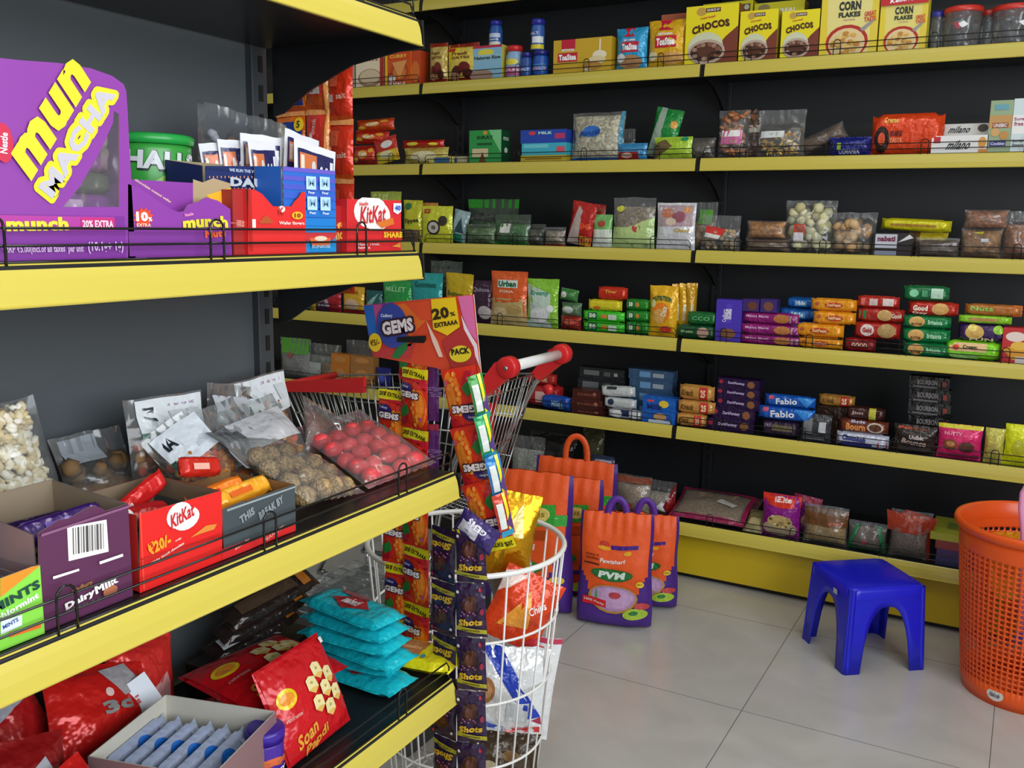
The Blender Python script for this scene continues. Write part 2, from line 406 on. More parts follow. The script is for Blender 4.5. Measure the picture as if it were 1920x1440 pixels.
def box_mb(mb, w, h, d, c, D=(), side=None, top=None, sd=(), td=(), mk='card', ld=()):
    m = M(c, mk); ms = M(side or c, mk); mt = M(top or c, mk)
    v = [(-w/2, 0, 0), (w/2, 0, 0), (w/2, 0, h), (-w/2, 0, h), (-w/2, d, 0), (w/2, d, 0), (w/2, d, h), (-w/2, d, h)]
    mb.add(v, [(0, 1, 2, 3), (5, 4, 7, 6)], m); mb.add(v, [(1, 5, 6, 2), (4, 0, 3, 7)], ms); mb.add(v, [(3, 2, 6, 7), (1, 0, 4, 5)], mt)
    mb.decals(lambda u, v, e: ((u-.5)*w, -e, v*h), D, asp=w/h)
    mb.decals(lambda u, v, e: (w/2+e, u*d, v*h), sd, asp=d/h)
    mb.decals(lambda u, v, e: ((u-.5)*w, v*d, h+e), td, asp=w/d)
    mb.decals(lambda u, v, e: (-w/2-e, (1-u)*d, v*h), ld, asp=d/h)
def make_pack(kind, name, w, h, d, c, D=(), x=None):
    """returns the root object of one pack; origin = bottom centre of the front"""
    x = x or {}; seed = x.get('seed', random.random()*50)
    if kind == 'box':
        mb = MB(); box_mb(mb, w, h, d, c, D, x.get('side'), x.get('top'), x.get('sd', ()), x.get('td', ()), x.get('mk', 'card'), x.get('ld', ()))
        return mb.build(name)
    if kind == 'pouch':
        mb = MB(); k = dict(fin=x.get('fin', .06), pin=x.get('pin', .05), top=x.get('ftop'), wr=x.get('wr', 1))
        SF = pouch_S(w, h, d, seed, **k); SB = pouch_S(w, h, d, seed, sgn=-1, **k)
        shell(mb, SF, SB, x.get('nu', 16), x.get('nv', 16), M(c, x.get('mk', 'foil')))
        mb.decals(SF, D, 'fprint', .0012, w/h)
        if x.get('bd'): mb.decals(lambda u, v, e: SB(1-u, v, e), x['bd'], 'fprint', .0012, w/h)
        return mb.build(name)
    if kind == 'sleeve':
        mb = MB(); SF = sleeve_S(w, h, d, seed); SB = sleeve_S(w, h, d, seed, -1)
        shell(mb, SF, SB, 22, 10, M(c, x.get('mk', 'foil'))); mb.decals(SF, D, 'fprint', .0014, w/h)
        return mb.build(name)
    if kind == 'bag':
        t = bpy.data.objects.new(name, None); COL.objects.link(t); t.empty_display_size = .03
        fill = x.get('fill', .75); cc, ck = x.get('cont', ('b98a4a', 'grain')); rnd = random.Random(seed)
        k = dict(fin=.05, pin=.04, top=x.get('ftop', max(.05, (1-fill)*.8)), wr=1.6, low=-.25)
        SF = pouch_S(w, h, d, seed, **k); SB = pouch_S(w, h, d, seed, sgn=-1, **k)
        mb = MB()
        if ck in ('grain', 'fine'):
            a = dict(fin=.03, pin=.06, top=.03, wr=.8); F = pouch_S(w*.93, h*fill*.93, d*.86, seed, **a); B = pouch_S(w*.93, h*fill*.93, d*.86, seed, sgn=-1, **a)
            for q, fl in ((F, False), (B, True)):
                mb.grid(lambda u, v: (lambda p: (p[0]+.004*nz(u*9, v*9, seed+2), p[1]+d*.07+d*.05*nz(u*11, v*11, seed), p[2]+h*.03))(q(u, v)), 14, 12, M(cc, ck), True, fl)
        else:
            r = x.get('lr', .012); n = int(x.get('ln', 40))
            for i in range(n):
                u = rnd.uniform(.1, .9); v = rnd.random()**1.1*fill*.92+.05
                yy = d/2+(rnd.uniform(-.36, .3) if i % 3 else -.3)*d*sin(pi*clamp(u))
                col = x.get('lc', [cc])[i % len(x.get('lc', [cc]))]
                mb.ball(((u-.5)*w*.93, yy, max(v*h, r*1.25+.003)), r*rnd.uniform(.75, 1.15), M(col, 'matte'), 1, (1, .8, x.get('lz', .85)), .12,
                        Matrix.Rotation(rnd.uniform(0, 3), 3, 'Y'))
        mb.build('contents', t)
        mb = MB(); shell(mb, SF, SB, 16, 16, M(x.get('tint', 'f4f6f6'), 'clear')); mb.build('clear_film', t)
        if D: mb = MB(); mb.decals(SF, D, 'fprint', .0016, w/h); mb.build('printed_label', t)
        return t
    if kind in ('jar', 'bottle'):
        t = bpy.data.objects.new(name, None); COL.objects.link(t); t.empty_display_size = .03
        r = w/2; lh = x.get('lidh', .2)*h; c0 = (0, r, 0)
        nk = x.get('neck', .85)
        mb = MB(); bh = h-lh
        mb.lathe([(r*.9, 0), (r, .004), (r, bh*.82), (r*nk, bh*.95), (r*nk, bh)], M(c, 'plas'), 20, c0); mb.build('jar_body', t)
        mb = MB(); mb.lathe([(r*nk*1.06, bh+.0005), (r*nk*1.08, h-.003), (r*nk*.98, h)], M(x.get('lid', 'c22'), 'plas'), 20, c0); mb.build('lid', t)
        if D:
            mb = MB(); mb.decals(lambda u, v, e: (r*1.008*sin((u-.5)*3.0)+e*sin((u-.5)*3.0), r-(r*1.008+e)*cos((u-.5)*3.0), .004+v*bh*.8), D, 'print', .0003, 2.6*r/h)
            mb.build('label', t)
        return t
    if kind == 'tub':
        t = bpy.data.objects.new(name, None); COL.objects.link(t); t.empty_display_size = .03
        r = w/2; c0 = (0, r, 0)
        mb = MB(); mb.lathe([(r*.86, 0), (r*.88, .004), (r*.97, h-.014)], M('e8ecee', 'clear'), 24, c0, False)
        mb.lathe([(.001, .002), (r*.86, .002)], M('e8ecee', 'clear'), 24, c0, False); mb.build('clear_wall', t)
        mb = MB(); mb.lathe([(r*.98, h-.018), (r, h-.016), (r, h-.002), (r*.9, h), (r*.88, h-.004), (.001, h-.005)], M(x.get('lid', 'd0312a'), 'plas'), 24, c0); mb.build('lid', t)
        if D:
            mb = MB(); mb.decals(lambda u, v, e: ((r*.95+e)*sin((u-.5)*2.4), r-(r*.95+e)*cos((u-.5)*2.4), v*h*.9), D, 'print', .0005, 1); mb.build('sticker', t)
        return t
FRONT = {}
_off = {}
DEPTH = dict(box=.06, pouch=.045, sleeve=None, bag=.06, jar=None, bottle=None, tub=None)
rowg = {0: 'top', 1: 'second', 2: 'third', 3: 'fourth', 4: 'fifth', 5: 'sixth', 6: 'base'}
def C(row, off, *ents, base=None):
    """one column of goods on a wall shelf, listed from the deck upwards; pixel columns fix x, pixel tops fix height"""
    Y, zb = ROW.get(row, (3.2, .2-FH)); z = zb+FH+.0006 if base is None else base
    Y += .028+off
    for (kind, x0, x1, yt, c, name, cat, lab, D, *ex) in ents:
        x = dict(ex[0]) if ex else {}
        a = onY(x0, yt+20, Y); b = onY(x1, yt+20, Y); w_ = b.x-a.x; cx_ = (a.x+b.x)/2
        h_ = x.get('h') or onY((x0+x1)/2, yt, Y).z-z
        d_ = x.get('d') or (h_*.85 if kind == 'sleeve' else (w_ if kind in ('jar', 'bottle', 'tub') else DEPTH[kind]))
        o = make_pack(kind, name, w_, h_, d_, c, D, x)
        tag(o, lab, cat, '%s on the %s wall shelf' % (name.replace('_', ' ')+('es' if name.endswith('box') else 's'), rowg[row]))
        p = radians(x.get('pitch', 0)); o.rotation_euler = (-p, radians(x.get('roll', 0)), radians(x.get('yaw', 0)))
        zz = z+x.get('dz', 0)
        o.location = (cx_, Y+x.get('dy', 0), zz)
        if p or x.get('roll'): settle(o, z+x.get('dz', 0)*.3)
        if not x.get('stay'): z += h_*cos(p)+.0004 if p == 0 else d_*.9+.001
ORD = {2: ['bottom', 'top'], 3: ['bottom', 'middle', 'top'], 4: ['bottom', 'second', 'third', 'top'], 5: ['bottom', 'second', 'middle', 'fourth', 'top']}
def ST(kind, name, cat, lab, c, D, xs, **ex):
    """a stack of like packs; xs = [(x0,x1,ytop)...] from the bottom; '@' in the label takes the place in the stack"""
    n = len(xs); out = []
    for i, (a, b, y) in enumerate(xs):
        out.append((kind, a, b, y, c, name, cat, lab.replace('@', ORD[n][i]) if n > 1 else lab, D, dict(ex, yaw=ex.get('yaw', 0)+random.Random(a+i).uniform(-2.5, 2.5))))
    return out
random.seed(4)

# ---- second wall shelf
C(1, .06, ('box', 640, 665, 105, 'e9e2d4', 'oats_box', 'box', 'white box with red top band at the far left of the second wall shelf', [R_(0, .85, 1, 1, 'b8322c'), T_(.5, .6, .5, .1, 'TM', '555'), E_(.5, .25, .4, .2, 'cfc6b0')], dict(side='e9e2d4')))
C(1, .0, ('box', 667, 720, 103, 'efe0c4', 'oats_box', 'box', 'cream box picturing a brown bowl, red spine, left of the orange curry boxes', [E_(.5, .3, .42, .28, 'a98466'), E_(.5, .34, .36, .22, 'dcc9a8'), T_(.5, .85, .6, .09, 'OATS', 'a33'), R_(.86, 0, 1, 1, 'a92a22')], dict(side='a92a22')))
def curry(): return [R_(0, 0, .1, 1, 'f0c028'), R_(.1, .78, 1, 1, 'd8471a'), T_(.55, .88, .7, .1, 'CURRY', 'f7d34a'), E_(.58, .42, .36, .3, 'b9491c'), E_(.6, .4, .27, .2, 'd9742c'), P_([(.3, .7), (.9, .75), (.6, .2)], 'e8a05c'), E_(.3, .22, .14, .1, 'eee'), T_(.5, .07, .7, .08, 'MASALA', 'fff')]
C(1, .0, ('box', 722, 768, 98, 'd2571c', 'spice_box', 'box', 'orange curry mix box with yellow edge, left one of the pair', curry()))
C(1, .01, ('box', 769, 789, 95, 'c9481c', 'spice_box', 'box', 'orange curry mix box, narrow right one beside the dates pouches', [E_(.5, .4, .4, .3, 'd9742c'), R_(0, 0, .12, 1, 'f0b028')]))
def dates(c): return [R_(0, .9, 1, 1, '9a3022'), R_(0, 0, 1, .12, '8e1f1c'), T_(.45, .74, .5, .09, 'Fresh', '7a4a1c', 0, 1, 0, .2), T_(.5, .63, .6, .07, 'DATES', '7a4a1c'), E_(.38, .3, .16, .13, '5d1714'), E_(.62, .38, .18, .14, '6d1c18'), E_(.72, .22, .16, .12, '4a1010'), E_(.3, .17, .15, .09, 'b08060')]
C(1, .0, ('pouch', 800, 834, 79, 'c9b25c', 'dates_pouch', 'pouch', 'dull gold dates pouch at the left end beside the rack joint', dates(0), dict(d=.05, fin=.03, nu=10)))
C(1, .01, ('pouch', 834, 893, 80, 'e8cf58', 'dates_pouch', 'pouch', 'bright yellow dates pouch left of the blue rice box', [P_([(0, .9), (.45, .9), (0, .3)], 'f2d21c')]+dates(0)+[R_(.05, .8, .3, .88, 'd1342a')], dict(d=.05, fin=.03)))
C(1, .02, ('box', 887, 941, 85, '8cc0dc', 'rice_box', 'box', 'light blue rice box with red top band carrying a bottle', [R_(0, .93, 1, 1, 'c22a4a'), E_(.45, .8, .28, .1, 'e8dc4a'), R_(0, .66, 1, .74, '9ccbe0'), T_(.5, .66, .9, .1, 'Natures Rice', '333c1c'), E_(.3, .16, .4, .17, 'a88878'), R_(0, 0, .9, .05, 'a33a2a')], dict(side='e6d85a')),
  ('bottle', 908, 930, 35, '2f5fae', 'spread_bottle', 'bottle', 'blue bottle standing on the light blue rice box', [R_(.1, .45, .9, .7, 'c9d6ee'), R_(.1, .0, .9, .2, 'e4e4d4'), T_(.5, .34, .6, .12, 'Amrit', 'fff')], dict(lid='2a2f9e', dy=.02)))
C(1, .01, ('jar', 943, 972, 84, '8fb2d6', 'jam_jar', 'jar', 'jar with a red lid and pink label right of the rice box', [R_(0, .1, 1, .5, 'c0568e'), E_(.5, .72, .3, .14, 'e8d84a'), T_(.5, .34, .7, .14, 'JAM', 'f0dcec')], dict(lid='cf2a2a', lidh=.18)))
C(1, .01, ('bottle', 972, 992, 97, '27509c', 'spread_bottle', 'bottle', 'small blue bottle between the red-lidded jar and its twin', [R_(.1, .3, .9, .6, '3f6fc0'), T_(.5, .45, .6, .15, 'MALT', 'dde')], dict(lid='23277e')))
C(1, .01, ('bottle', 994, 1021, 93, '2058b4', 'spread_bottle', 'bottle', 'blue bottle at the right end carrying another bottle', [R_(.1, .3, .9, .7, '3c86d8'), T_(.5, .45, .8, .15, 'MALT', 'e8a8b8')], dict(lid='23277e', neck=.9)),
  ('bottle', 991, 1014, 34, '3a66b4', 'spread_bottle', 'bottle', 'blue and white bottle stacked on another bottle left of the rusk box', [R_(.35, .3, .95, .62, 'e8eef4'), R_(0, 0, 1, .22, 'e2d22c'), T_(.4, .78, .6, .14, 'MALT', 'dde')], dict(lid='2a2f9e', neck=.95, dy=.002)))
def toast(bg): return [R_(.3, .78, .66, 1, 'c8203a'), T_(.48, .7, .38, .05, 'BRITANNIA', 'fff'), R_(.2, .42, .78, .66, 'c8203a'), T_(.49, .54, .5, .16, 'ToaStea', 'fff', 0, 2)]
C(1, .0, ('box', 1038, 1147, 72, 'd0a92a', 'rusk_box', 'box', 'wide golden rusk box picturing cream, left of the blue packet', [R_(.14, .72, .38, 1, 'c8203a'), T_(.26, .7, .22, .07, 'BRITANNIA', 'fff'), R_(.08, .36, .42, .62, 'c8203a'), T_(.25, .49, .3, .18, 'ToaStea', 'fff', 0, 2), E_(.8, .5, .12, .13, 'efe6c8'), E_(.76, .36, .15, .12, 'e2d3a4'), R_(.79, .55, .82, .95, 'efe6c8'), E_(.68, .2, .16, .12, 'b98a3a'), T_(.6, .1, .12, .07, 'MILK', 'fff')], dict(side='c99f1e')))
C(1, .0, ('pouch', 1152, 1211, 50, '2fa0d4', 'rusk_packet', 'packet', 'sky blue rusk packet between two golden ones', toast(0)+[E_(.5, .2, .38, .16, 'b4855a'), E_(.2, .3, .15, .1, 'e6eef2')], dict(d=.05, fin=.03)))
C(1, .0, ('pouch', 1213, 1286, 35, 'e2b01c', 'rusk_packet', 'packet', 'golden rusk packet between the sky blue packet and the cereal', toast(0)+[E_(.65, .2, .3, .13, 'd8a058'), E_(.15, .26, .13, .09, 'eee2b8')], dict(d=.05, fin=.03)))
C(1, .1, ('box', 1240, 1290, 26, 'a8402a', 'rusk_box', 'box', 'brown red box peeking above the golden rusk packet', [R_(0, .9, 1, 1, 'c86a4a')]))
def chocos(k=1): return [P_([(1, 0), (1, .62), (.78, .46), (.62, .3), (.5, 0)], '7c3a2a'), E_(.3, .9, .1, .07, 'c8a04a'), R_(.38, .88, .66, .95, '5a2a20'), T_(.52, .915, .24, .04, 'SOURCE OF', 'eee'), T_(.42, .8, .28, .04, 'cereal', 'd2602a', 5), T_(.48, .66, .72, .13, 'CHOCOS', '4a2018', 9, 2, .25), E_(.4, .3, .34, .25, 'd4d8b8'), E_(.42, .22, .36, .21, 'bfa99a'), E_(.42, .22, .31, .16, '5a3424')]+[E_(.42+.24*cos(a*2.4), .22+.12*sin(a*2.4), .05, .035, ('a08070', '3c2018', '8a5a44')[a % 3]) for a in range(16)]
C(1, .0, ('box', 1287, 1385, 9, 'f0e01c', 'cereal_box', 'box', 'large yellow chocolate cereal box left of two smaller ones', chocos(), dict(side='8a4a30', d=.06)))
C(1, .0, ('box', 1388, 1459, 19, 'f0e01c', 'cereal_box', 'box', 'small yellow chocolate cereal box beside the large one', chocos(), dict(side='c8b020')))
C(1, .0, ('box', 1466, 1537, 19, 'f0e01c', 'cereal_box', 'box', 'small yellow chocolate cereal box touching the corn flakes box', chocos(), dict(side='6a3a2a')))
C(1, .1, ('box', 1318, 1411, 4, 'd8d020', 'cereal_box', 'box', 'yellow cereal box behind the large chocolate cereal box', [R_(.5, .84, .95, .95, '6a4a1c'), E_(.88, .9, .05, .04, 'ccb')], dict(side='c8b020')))
C(1, .1, ('box', 1414, 1508, 3, 'd8d020', 'cereal_box', 'box', 'yellow cereal box behind the two small chocolate cereal boxes', [T_(.6, .86, .5, .07, 'CEREAL', 'eee'), E_(.2, .92, .12, .06, '9a8a5a')], dict(side='a88820')))
def flakes(): return [P_([(0, 0), (.14, 0), (.1, 1), (0, 1)], 'ead23a'), P_([(.86, 0), (1, 0), (1, 1), (.9, 1)], 'e8d040'), T_(.5, .74, .38, .14, 'CORN', '26302c', 0, 2), T_(.5, .61, .38, .08, 'FLAKES', '26302c', 0, 2), T_(.5, .53, .2, .03, 'Original', 'b89'), E_(.48, .2, .37, .26, 'b82a1c'), E_(.48, .18, .32, .23, 'e9cf9a'), T_(.86, .6, .2, .07, 'GREAT', 'd2402a', 5), T_(.86, .52, .2, .07, 'TASTE', 'd2402a', 5), P_([(.7, .38), (.92, .52), (.94, .49), (.75, .34)], '999')]+[E_(.48+.24*cos(a*2.4)*((a % 5)/5+.2), .17+.15*sin(a*2.4)*((a % 4)/4+.3), .05, .03, ('dfae4a', 'c98a34', 'ecc878')[a % 3]) for a in range(22)]
C(1, .0, ('box', 1542, 1650, -22, 'ecdf8c', 'cereal_box', 'box', 'large pale yellow corn flakes box with a red-rimmed bowl', flakes(), dict(side='d8c84a')))
C(1, .0, ('box', 1652, 1741, -8, 'e8dc7c', 'cereal_box', 'box', 'smaller corn flakes box with a red header right of the large one', [x if x[0] != 't' else x for x in flakes()]+[R_(0, .84, 1, 1, 'c8202c'), T_(.5, .92, .6, .1, "Kellogg's", 'fff', 4, 1, 0, .3)], dict(side='f0e23a', d=.07)))
C(1, .06, ('tub', 1742, 1772, 20, '', 'storage_tub', 'container', 'clear container with a blue lid beside the corn flakes', [], dict(lid='2a2fa0', d=.06)))
C(1, .0, ('tub', 1766, 1842, 8, '', 'storage_tub', 'container', 'clear round container with red lid and white diamond sticker', [P_([(.42, .62), (.55, .7), (.66, .6), (.53, .52)], 'f2f2f2'), P_([(.3, .66), (.42, .7), (.5, .5), (.42, .5)], 'b0505a')], dict(lid='cf352c')))
C(1, .09, ('tub', 1838, 1868, 17, '', 'storage_tub', 'container', 'clear container with red lid set back between two larger ones', [], dict(lid='c0302a')))
C(1, .0, ('tub', 1858, 1945, 4, '', 'storage_tub', 'container', 'clear round container with red lid cut by the right picture edge', [P_([(.6, .6), (.75, .66), (.85, .55), (.7, .5)], 'f2f2f2')], dict(lid='cf352c')))

# ---- third wall shelf
NOOD = [R_(0, .35, 1, .75, 'd6401e'), E_(.5, .55, .2, .2, 'e8b04a'), T_(.5, .56, .3, .2, 'Yum', 'fff', 10), E_(.2, .3, .12, .12, 'f0c83a'), E_(.8, .75, .1, .12, 'f0a83a')]
C(2, .0, ('pouch', 656, 702, 272, 'b82a20', 'noodle_packet', 'packet', 'red noodle packet at the bottom left of the noodle pile', NOOD, dict(d=.06)),
  ('pouch', 658, 722, 247, 'c42a20', 'noodle_packet', 'packet', 'red noodle packet in the middle of the noodle pile', NOOD, dict(d=.06, roll=3)),
  ('pouch', 662, 733, 224, 'd2481c', 'noodle_packet', 'packet', 'orange red noodle packet topping the noodle pile', NOOD, dict(d=.06, roll=-2)))
C(2, -.005, ('pouch', 704, 747, 262, 'c9342a', 'noodle_packet', 'packet', 'red and yellow noodle packet leaning on the right of the pile', [R_(0, 0, 1, .45, 'd8c02a'), E_(.5, .3, .3, .15, 'e8e0b0'), E_(.6, .7, .25, .15, 'eee')], dict(d=.03, roll=-12)))
C(2, .0, ('pouch', 752, 836, 276, 'cab85a', 'noodle_packet', 'packet', 'pale yellow flat packet under a red one at the rack joint', [E_(.5, .5, .3, .3, 'e6dcb0')], dict(d=.05)),
  ('pouch', 748, 828, 262, 'c0261e', 'noodle_packet', 'packet', 'flat red packet lying on a pale yellow one', [E_(.3, .5, .15, .25, 'e8d84a'), E_(.8, .4, .1, .2, 'f0e040')], dict(d=.05)))
C(2, .04, ('sleeve', 838, 876, 292, 'c8c4a0', 'snack_packet', 'packet', 'low pale packet with blue marks left of the green box', [R_(.1, .3, .5, .7, '3a6ab0')]))
C(2, .0, ('sleeve', 800, 848, 292, 'dccf6a', 'snack_packet', 'packet', 'low yellow packet right of the rack joint', [R_(.3, .2, .9, .8, '3a6a9a')], dict(stay=1)))
C(2, .01, ('box', 880, 940, 244, '2f9a4c', 'tea_box', 'box', 'green box with a dark green right side picturing a brown biscuit', [P_([(.6, 1), (1, 1), (1, .3)], '7ccf8c'), E_(.5, .92, .07, .06, 'd8a02a'), T_(.5, .78, .5, .1, 'KIRAT', '16301c'), R_(.25, .55, .72, .62, '1c5a2c'), R_(.1, .2, .6, .45, 'd8c8a0'), P_([(.3, 0), (.42, .35), (.55, 0)], '6a3a1c')], dict(side='14502c', d=.075, sd=[T_(.5, .75, .6, .1, 'FREE', 'cfe6cf'), E_(.5, .4, .18, .09, 'e4ece0')])))
BISC = lambda c2, t, ct='fff': [R_(.55, .15, .9, .8, c2), T_(.32, .5, .4, .4, t, ct)]
C(2, .0, ('box', 976, 1061, 291, 'c8b02e', 'biscuit_box', 'box', 'flat yellow biscuit packet at the bottom of the blue stack', [R_(.1, .4, .9, .6, '8a6a1c')], dict(d=.08)),
  ('box', 978, 1062, 268, '3fb4cc', 'biscuit_box', 'box', 'turquoise biscuit packet between yellow and dark blue ones', [R_(.78, .2, .96, .7, 'd8586a'), R_(.05, .6, .6, .9, '6fcfe0')], dict(d=.08)),
  ('box', 976, 1061, 243, '2448b0', 'biscuit_box', 'box', 'dark blue biscuit packet topping the turquoise one', [E_(.26, .75, .08, .15, 'd8404a'), T_(.55, .75, .3, .2, 'MILK', 'cfe'), R_(.76, .3, .98, .7, 'c03a6a')], dict(d=.08)))
C(2, .0, ('bag', 1066, 1166, 209, '', 'grain_bag', 'bag', 'large clear bag of white flaked rice with a blue oval logo', [E_(.42, .6, .17, .12, '2a6ac0'), T_(.38, .57, .42, .12, 'Amrit', '1c4a9a', 6, 2), R_(0, .0, 1, .07, '2460a8'), R_(.93, .0, .99, 1, '2a86a8')], dict(cont=('e4d8bc', 'grain'), fill=.97, ftop=.04, d=.06, pitch=4)))
C(2, .06, ('bag', 1160, 1186, 240, '', 'snack_bag', 'bag', 'small clear bag standing behind the flaked rice bag', [], dict(cont=('8a9a84', 'grain'), fill=.6)))
C(2, .0, ('pouch', 1155, 1211, 268, '3a8ac0', 'snack_packet', 'packet', 'small blue and red packet lying right of the flaked rice bag', [R_(0, 0, .75, .5, '9a2a24'), E_(.35, .3, .2, .15, 'd8b0a0')], dict(d=.035)))
C(2, .05, ('pouch', 1210, 1262, 208, '1c8a3c', 'snack_pouch', 'pouch', 'tall dark green pouch leaning to the right', [P_([(0, 0), (.45, 0), (.4, 1), (.2, 1)], '9ab0a0'), E_(.8, .7, .12, .08, 'e0a03a')], dict(d=.04, roll=12)))
C(2, .0, ('pouch', 1224, 1296, 256, 'a8cc3a', 'snack_pouch', 'pouch', 'lime pouch lying in front of the tall green one', [P_([(0, 0), (.5, .6), (.3, .9), (0, .7)], '6a5a34'), E_(.8, .9, .1, .1, '2a9a6a')], dict(d=.035)))
C(2, .01, ('bag', 1288, 1338, 258, '', 'snack_bag', 'bag', 'clear bag of dark brown snack at the rack joint', [], dict(cont=('4a3a24', 'grain'), fill=.95, d=.05)))
RUSK = [R_(.15, .3, .85, .58, 'c86a9a'), R_(.18, .45, .78, .58, 'f2f0ee'), R_(.5, .32, .75, .38, '8ac04a')]
C(2, .0, ('bag', 1343, 1402, 205, '', 'rusk_bag', 'bag', 'clear bag of stacked brown rusks with a pink label', RUSK, dict(cont=('b87a50', 'lump'), fill=1.0, ftop=.05, lr=.018, ln=60, lz=.4, d=.07, lc=['b87a50', 'a0623c', 'c89068'])))
C(2, .06, ('bag', 1397, 1428, 206, '', 'rusk_bag', 'bag', 'second bag of brown rusks set behind the pink-labelled one', [R_(.1, .55, .9, .7, 'c9c4b8')], dict(cont=('8a5a3c', 'lump'), fill=1.0, ftop=.05, lr=.016, ln=36, lz=.4, d=.06)))
C(2, .0, ('bag', 1418, 1508, 204, '', 'chips_bag', 'bag', 'clear bag half filled with yellow curly chips', [R_(.08, .42, .6, .56, 'dfe4e4')], dict(cont=('d8a83a', 'lump'), fill=.5, ftop=.3, lr=.012, ln=70, lz=.35, d=.07, lc=['e0b44a', 'c8922c', 'ecca70'])))
C(2, .03, ('bag', 1500, 1590, 268, '', 'snack_bag', 'bag', 'long clear roll of dark brown snack tilted up to the right', [], dict(cont=('6a4a2c', 'grain'), fill=.98, d=.05, h=.055, roll=-24, dz=.02)))
C(2, .0, ('pouch', 1552, 1632, 256, '20287c', 'biscuit_packet', 'packet', 'dark blue biscuit packet left of the big orange one', [T_(.5, .25, .5, .25, 'OSMANIA', 'c8cce8'), R_(.2, .35, .3, .7, '9ac04a')], dict(d=.045)))
C(2, .0, ('sleeve', 1634, 1770, 211, 'e0461c', 'biscuit_packet', 'packet', 'big bright orange biscuit packet with a dark cookie picture', [E_(.16, .38, .11, .32, '2a1c18'), E_(.16, .4, .05, .15, 'd8502a'), T_(.28, .84, .2, .14, 'Creme', 'f6c85a'), T_(.36, .52, .17, .14, 'ORANGE', '6a1c10', 0, 2), T_(.36, .36, .17, .1, 'TASTE', 'f0a070')], dict(d=.06)))
MIL = [T_(.5, .5, .4, .5, 'milano', '3a3a3c', 0, 1, 0, .5), R_(.04, .62, .16, .95, 'c8283a')]
C(2, .0, ('box', 1746, 1852, 254, 'f0f0f0', 'cookie_box', 'box', 'white cookie box in front, orange cookies at its right end', MIL+[E_(.9, .6, .07, .3, 'e0a04a'), R_(.84, .0, 1, .25, 'd88a3a')], dict(d=.05)),)
C(2, .06, ('box', 1756, 1854, 232, 'd8d8d4', 'cookie_box', 'box', 'grey white cookie box standing behind the white one', [T_(.45, .82, .4, .22, 'milano', '3a3a3c', 0, 1, 0, .5), R_(.03, .75, .15, .95, 'c8283a'), E_(.88, .85, .1, .12, '4a4038')], dict(d=.05)))
C(2, .0, ('box', 1857, 1900, 188, '9ab08c', 'cookie_box', 'box', 'tall cookie box with cookie picture near the right picture edge', [R_(0, .48, 1, .72, 'c89a5c'), R_(.15, .48, .85, .58, '9a4a2c'), T_(.5, .53, .6, .07, 'UNIBIC', 'eee'), R_(.1, .14, .8, .24, '3a3a8c'), T_(.45, .19, .6, .06, 'Cookies', 'dde'), R_(.2, .82, .8, .92, '6aa8b8'), E_(.3, .4, .2, .08, 'd8a868'), E_(.7, .34, .2, .08, 'c8904c')], dict(d=.06)))
C(2, .0, ('box', 1901, 1950, 184, 'd8e8ec', 'cookie_box', 'box', 'pale blue sugar-free cookie box at the right picture edge', [R_(0, .35, 1, .7, 'f2f4f4'), T_(.3, .62, .5, .08, 'Sugar', 'a84a6a'), T_(.25, .54, .36, .08, 'free', 'a84a6a'), T_(.3, .22, .5, .06, 'Sugar', '555'), T_(.3, .15, .45, .06, 'Smart', '555')], dict(d=.06)))
# ---- fourth wall shelf
C(3, .02, ('pouch', 690, 748, 359, 'a8b84a', 'pasta_pouch', 'pouch', 'pale green pouch rising behind the red wafer carton', [R_(.1, .8, .6, .95, 'c8d880'), R_(0, 0, 1, .3, '5a6a2c')], dict(d=.04)))
C(3, .01, ('pouch', 752, 788, 375, 'c8c832', 'pasta_pouch', 'pouch', 'yellow green pouch with dark writing left of the rack joint', [T_(.5, .5, .8, .14, 'Yippee', '3a3a1c', 5), R_(0, 0, 1, .3, '6a5a4a'), E_(.3, .85, .2, .08, '3a7a4a')], dict(d=.04)))
C(3, .03, ('pouch', 788, 818, 380, 'c0bc30', 'pasta_pouch', 'pouch', 'yellow pouch behind the coconut pouch', [R_(0, .9, 1, 1, 'c88a3a')], dict(d=.03)))
C(3, .0, ('pouch', 786, 845, 386, 'd8dc3a', 'coconut_pouch', 'pouch', 'bright yellow pouch picturing a cut coconut', [E_(.45, .42, .22, .2, '2a2420'), E_(.45, .42, .17, .15, 'c8c4b8'), E_(.45, .42, .07, .06, '6a645c'), R_(.1, .8, .3, .92, 'c04a2a'), E_(.75, .6, .14, .14, '3a342c')], dict(d=.04)))
C(3, .02, ('pouch', 838, 868, 397, '9ab4b8', 'salt_packet', 'packet', 'small grey blue packet right of the coconut pouch', [P_([(.3, .3), (.6, .8), (.9, .3)], '2a4a54'), R_(.2, 0, .8, .25, '2a9a7a')], dict(d=.04, roll=12)))
for i, (a, b, y, off, lb, ti, cc) in enumerate(((872, 968, 373, .07, 'large green-tinted bag behind two smaller green bags', '4ab84a', 'a8a088'), (868, 925, 420, .0, 'clear green bag of pale grains right of the coconut pouch', 'a8d8a0', 'b0a48a'), (922, 990, 402, .0, 'green-rimmed bag with a white label in the middle of the fourth shelf', '7ac87a', 'b8b8a8'), (985, 1018, 420, .01, 'small green bag of brown snack beside the white-labelled one', '8aa88a', '8a7058'))):
    C(3, off, ('bag', a, b, y, '', 'pulse_bag', 'bag', lb, ([R_(0, .8, 1, 1, '2c9a2c')] if i == 0 else ([R_(.2, .4, .5, .7, 'dfe0dc'), R_(0, 0, .9, .1, '2c9a3c')] if i == 2 else [])), dict(cont=(cc, 'grain'), fill=(.5, .85, .7, .8)[i], tint=ti, d=.055)))
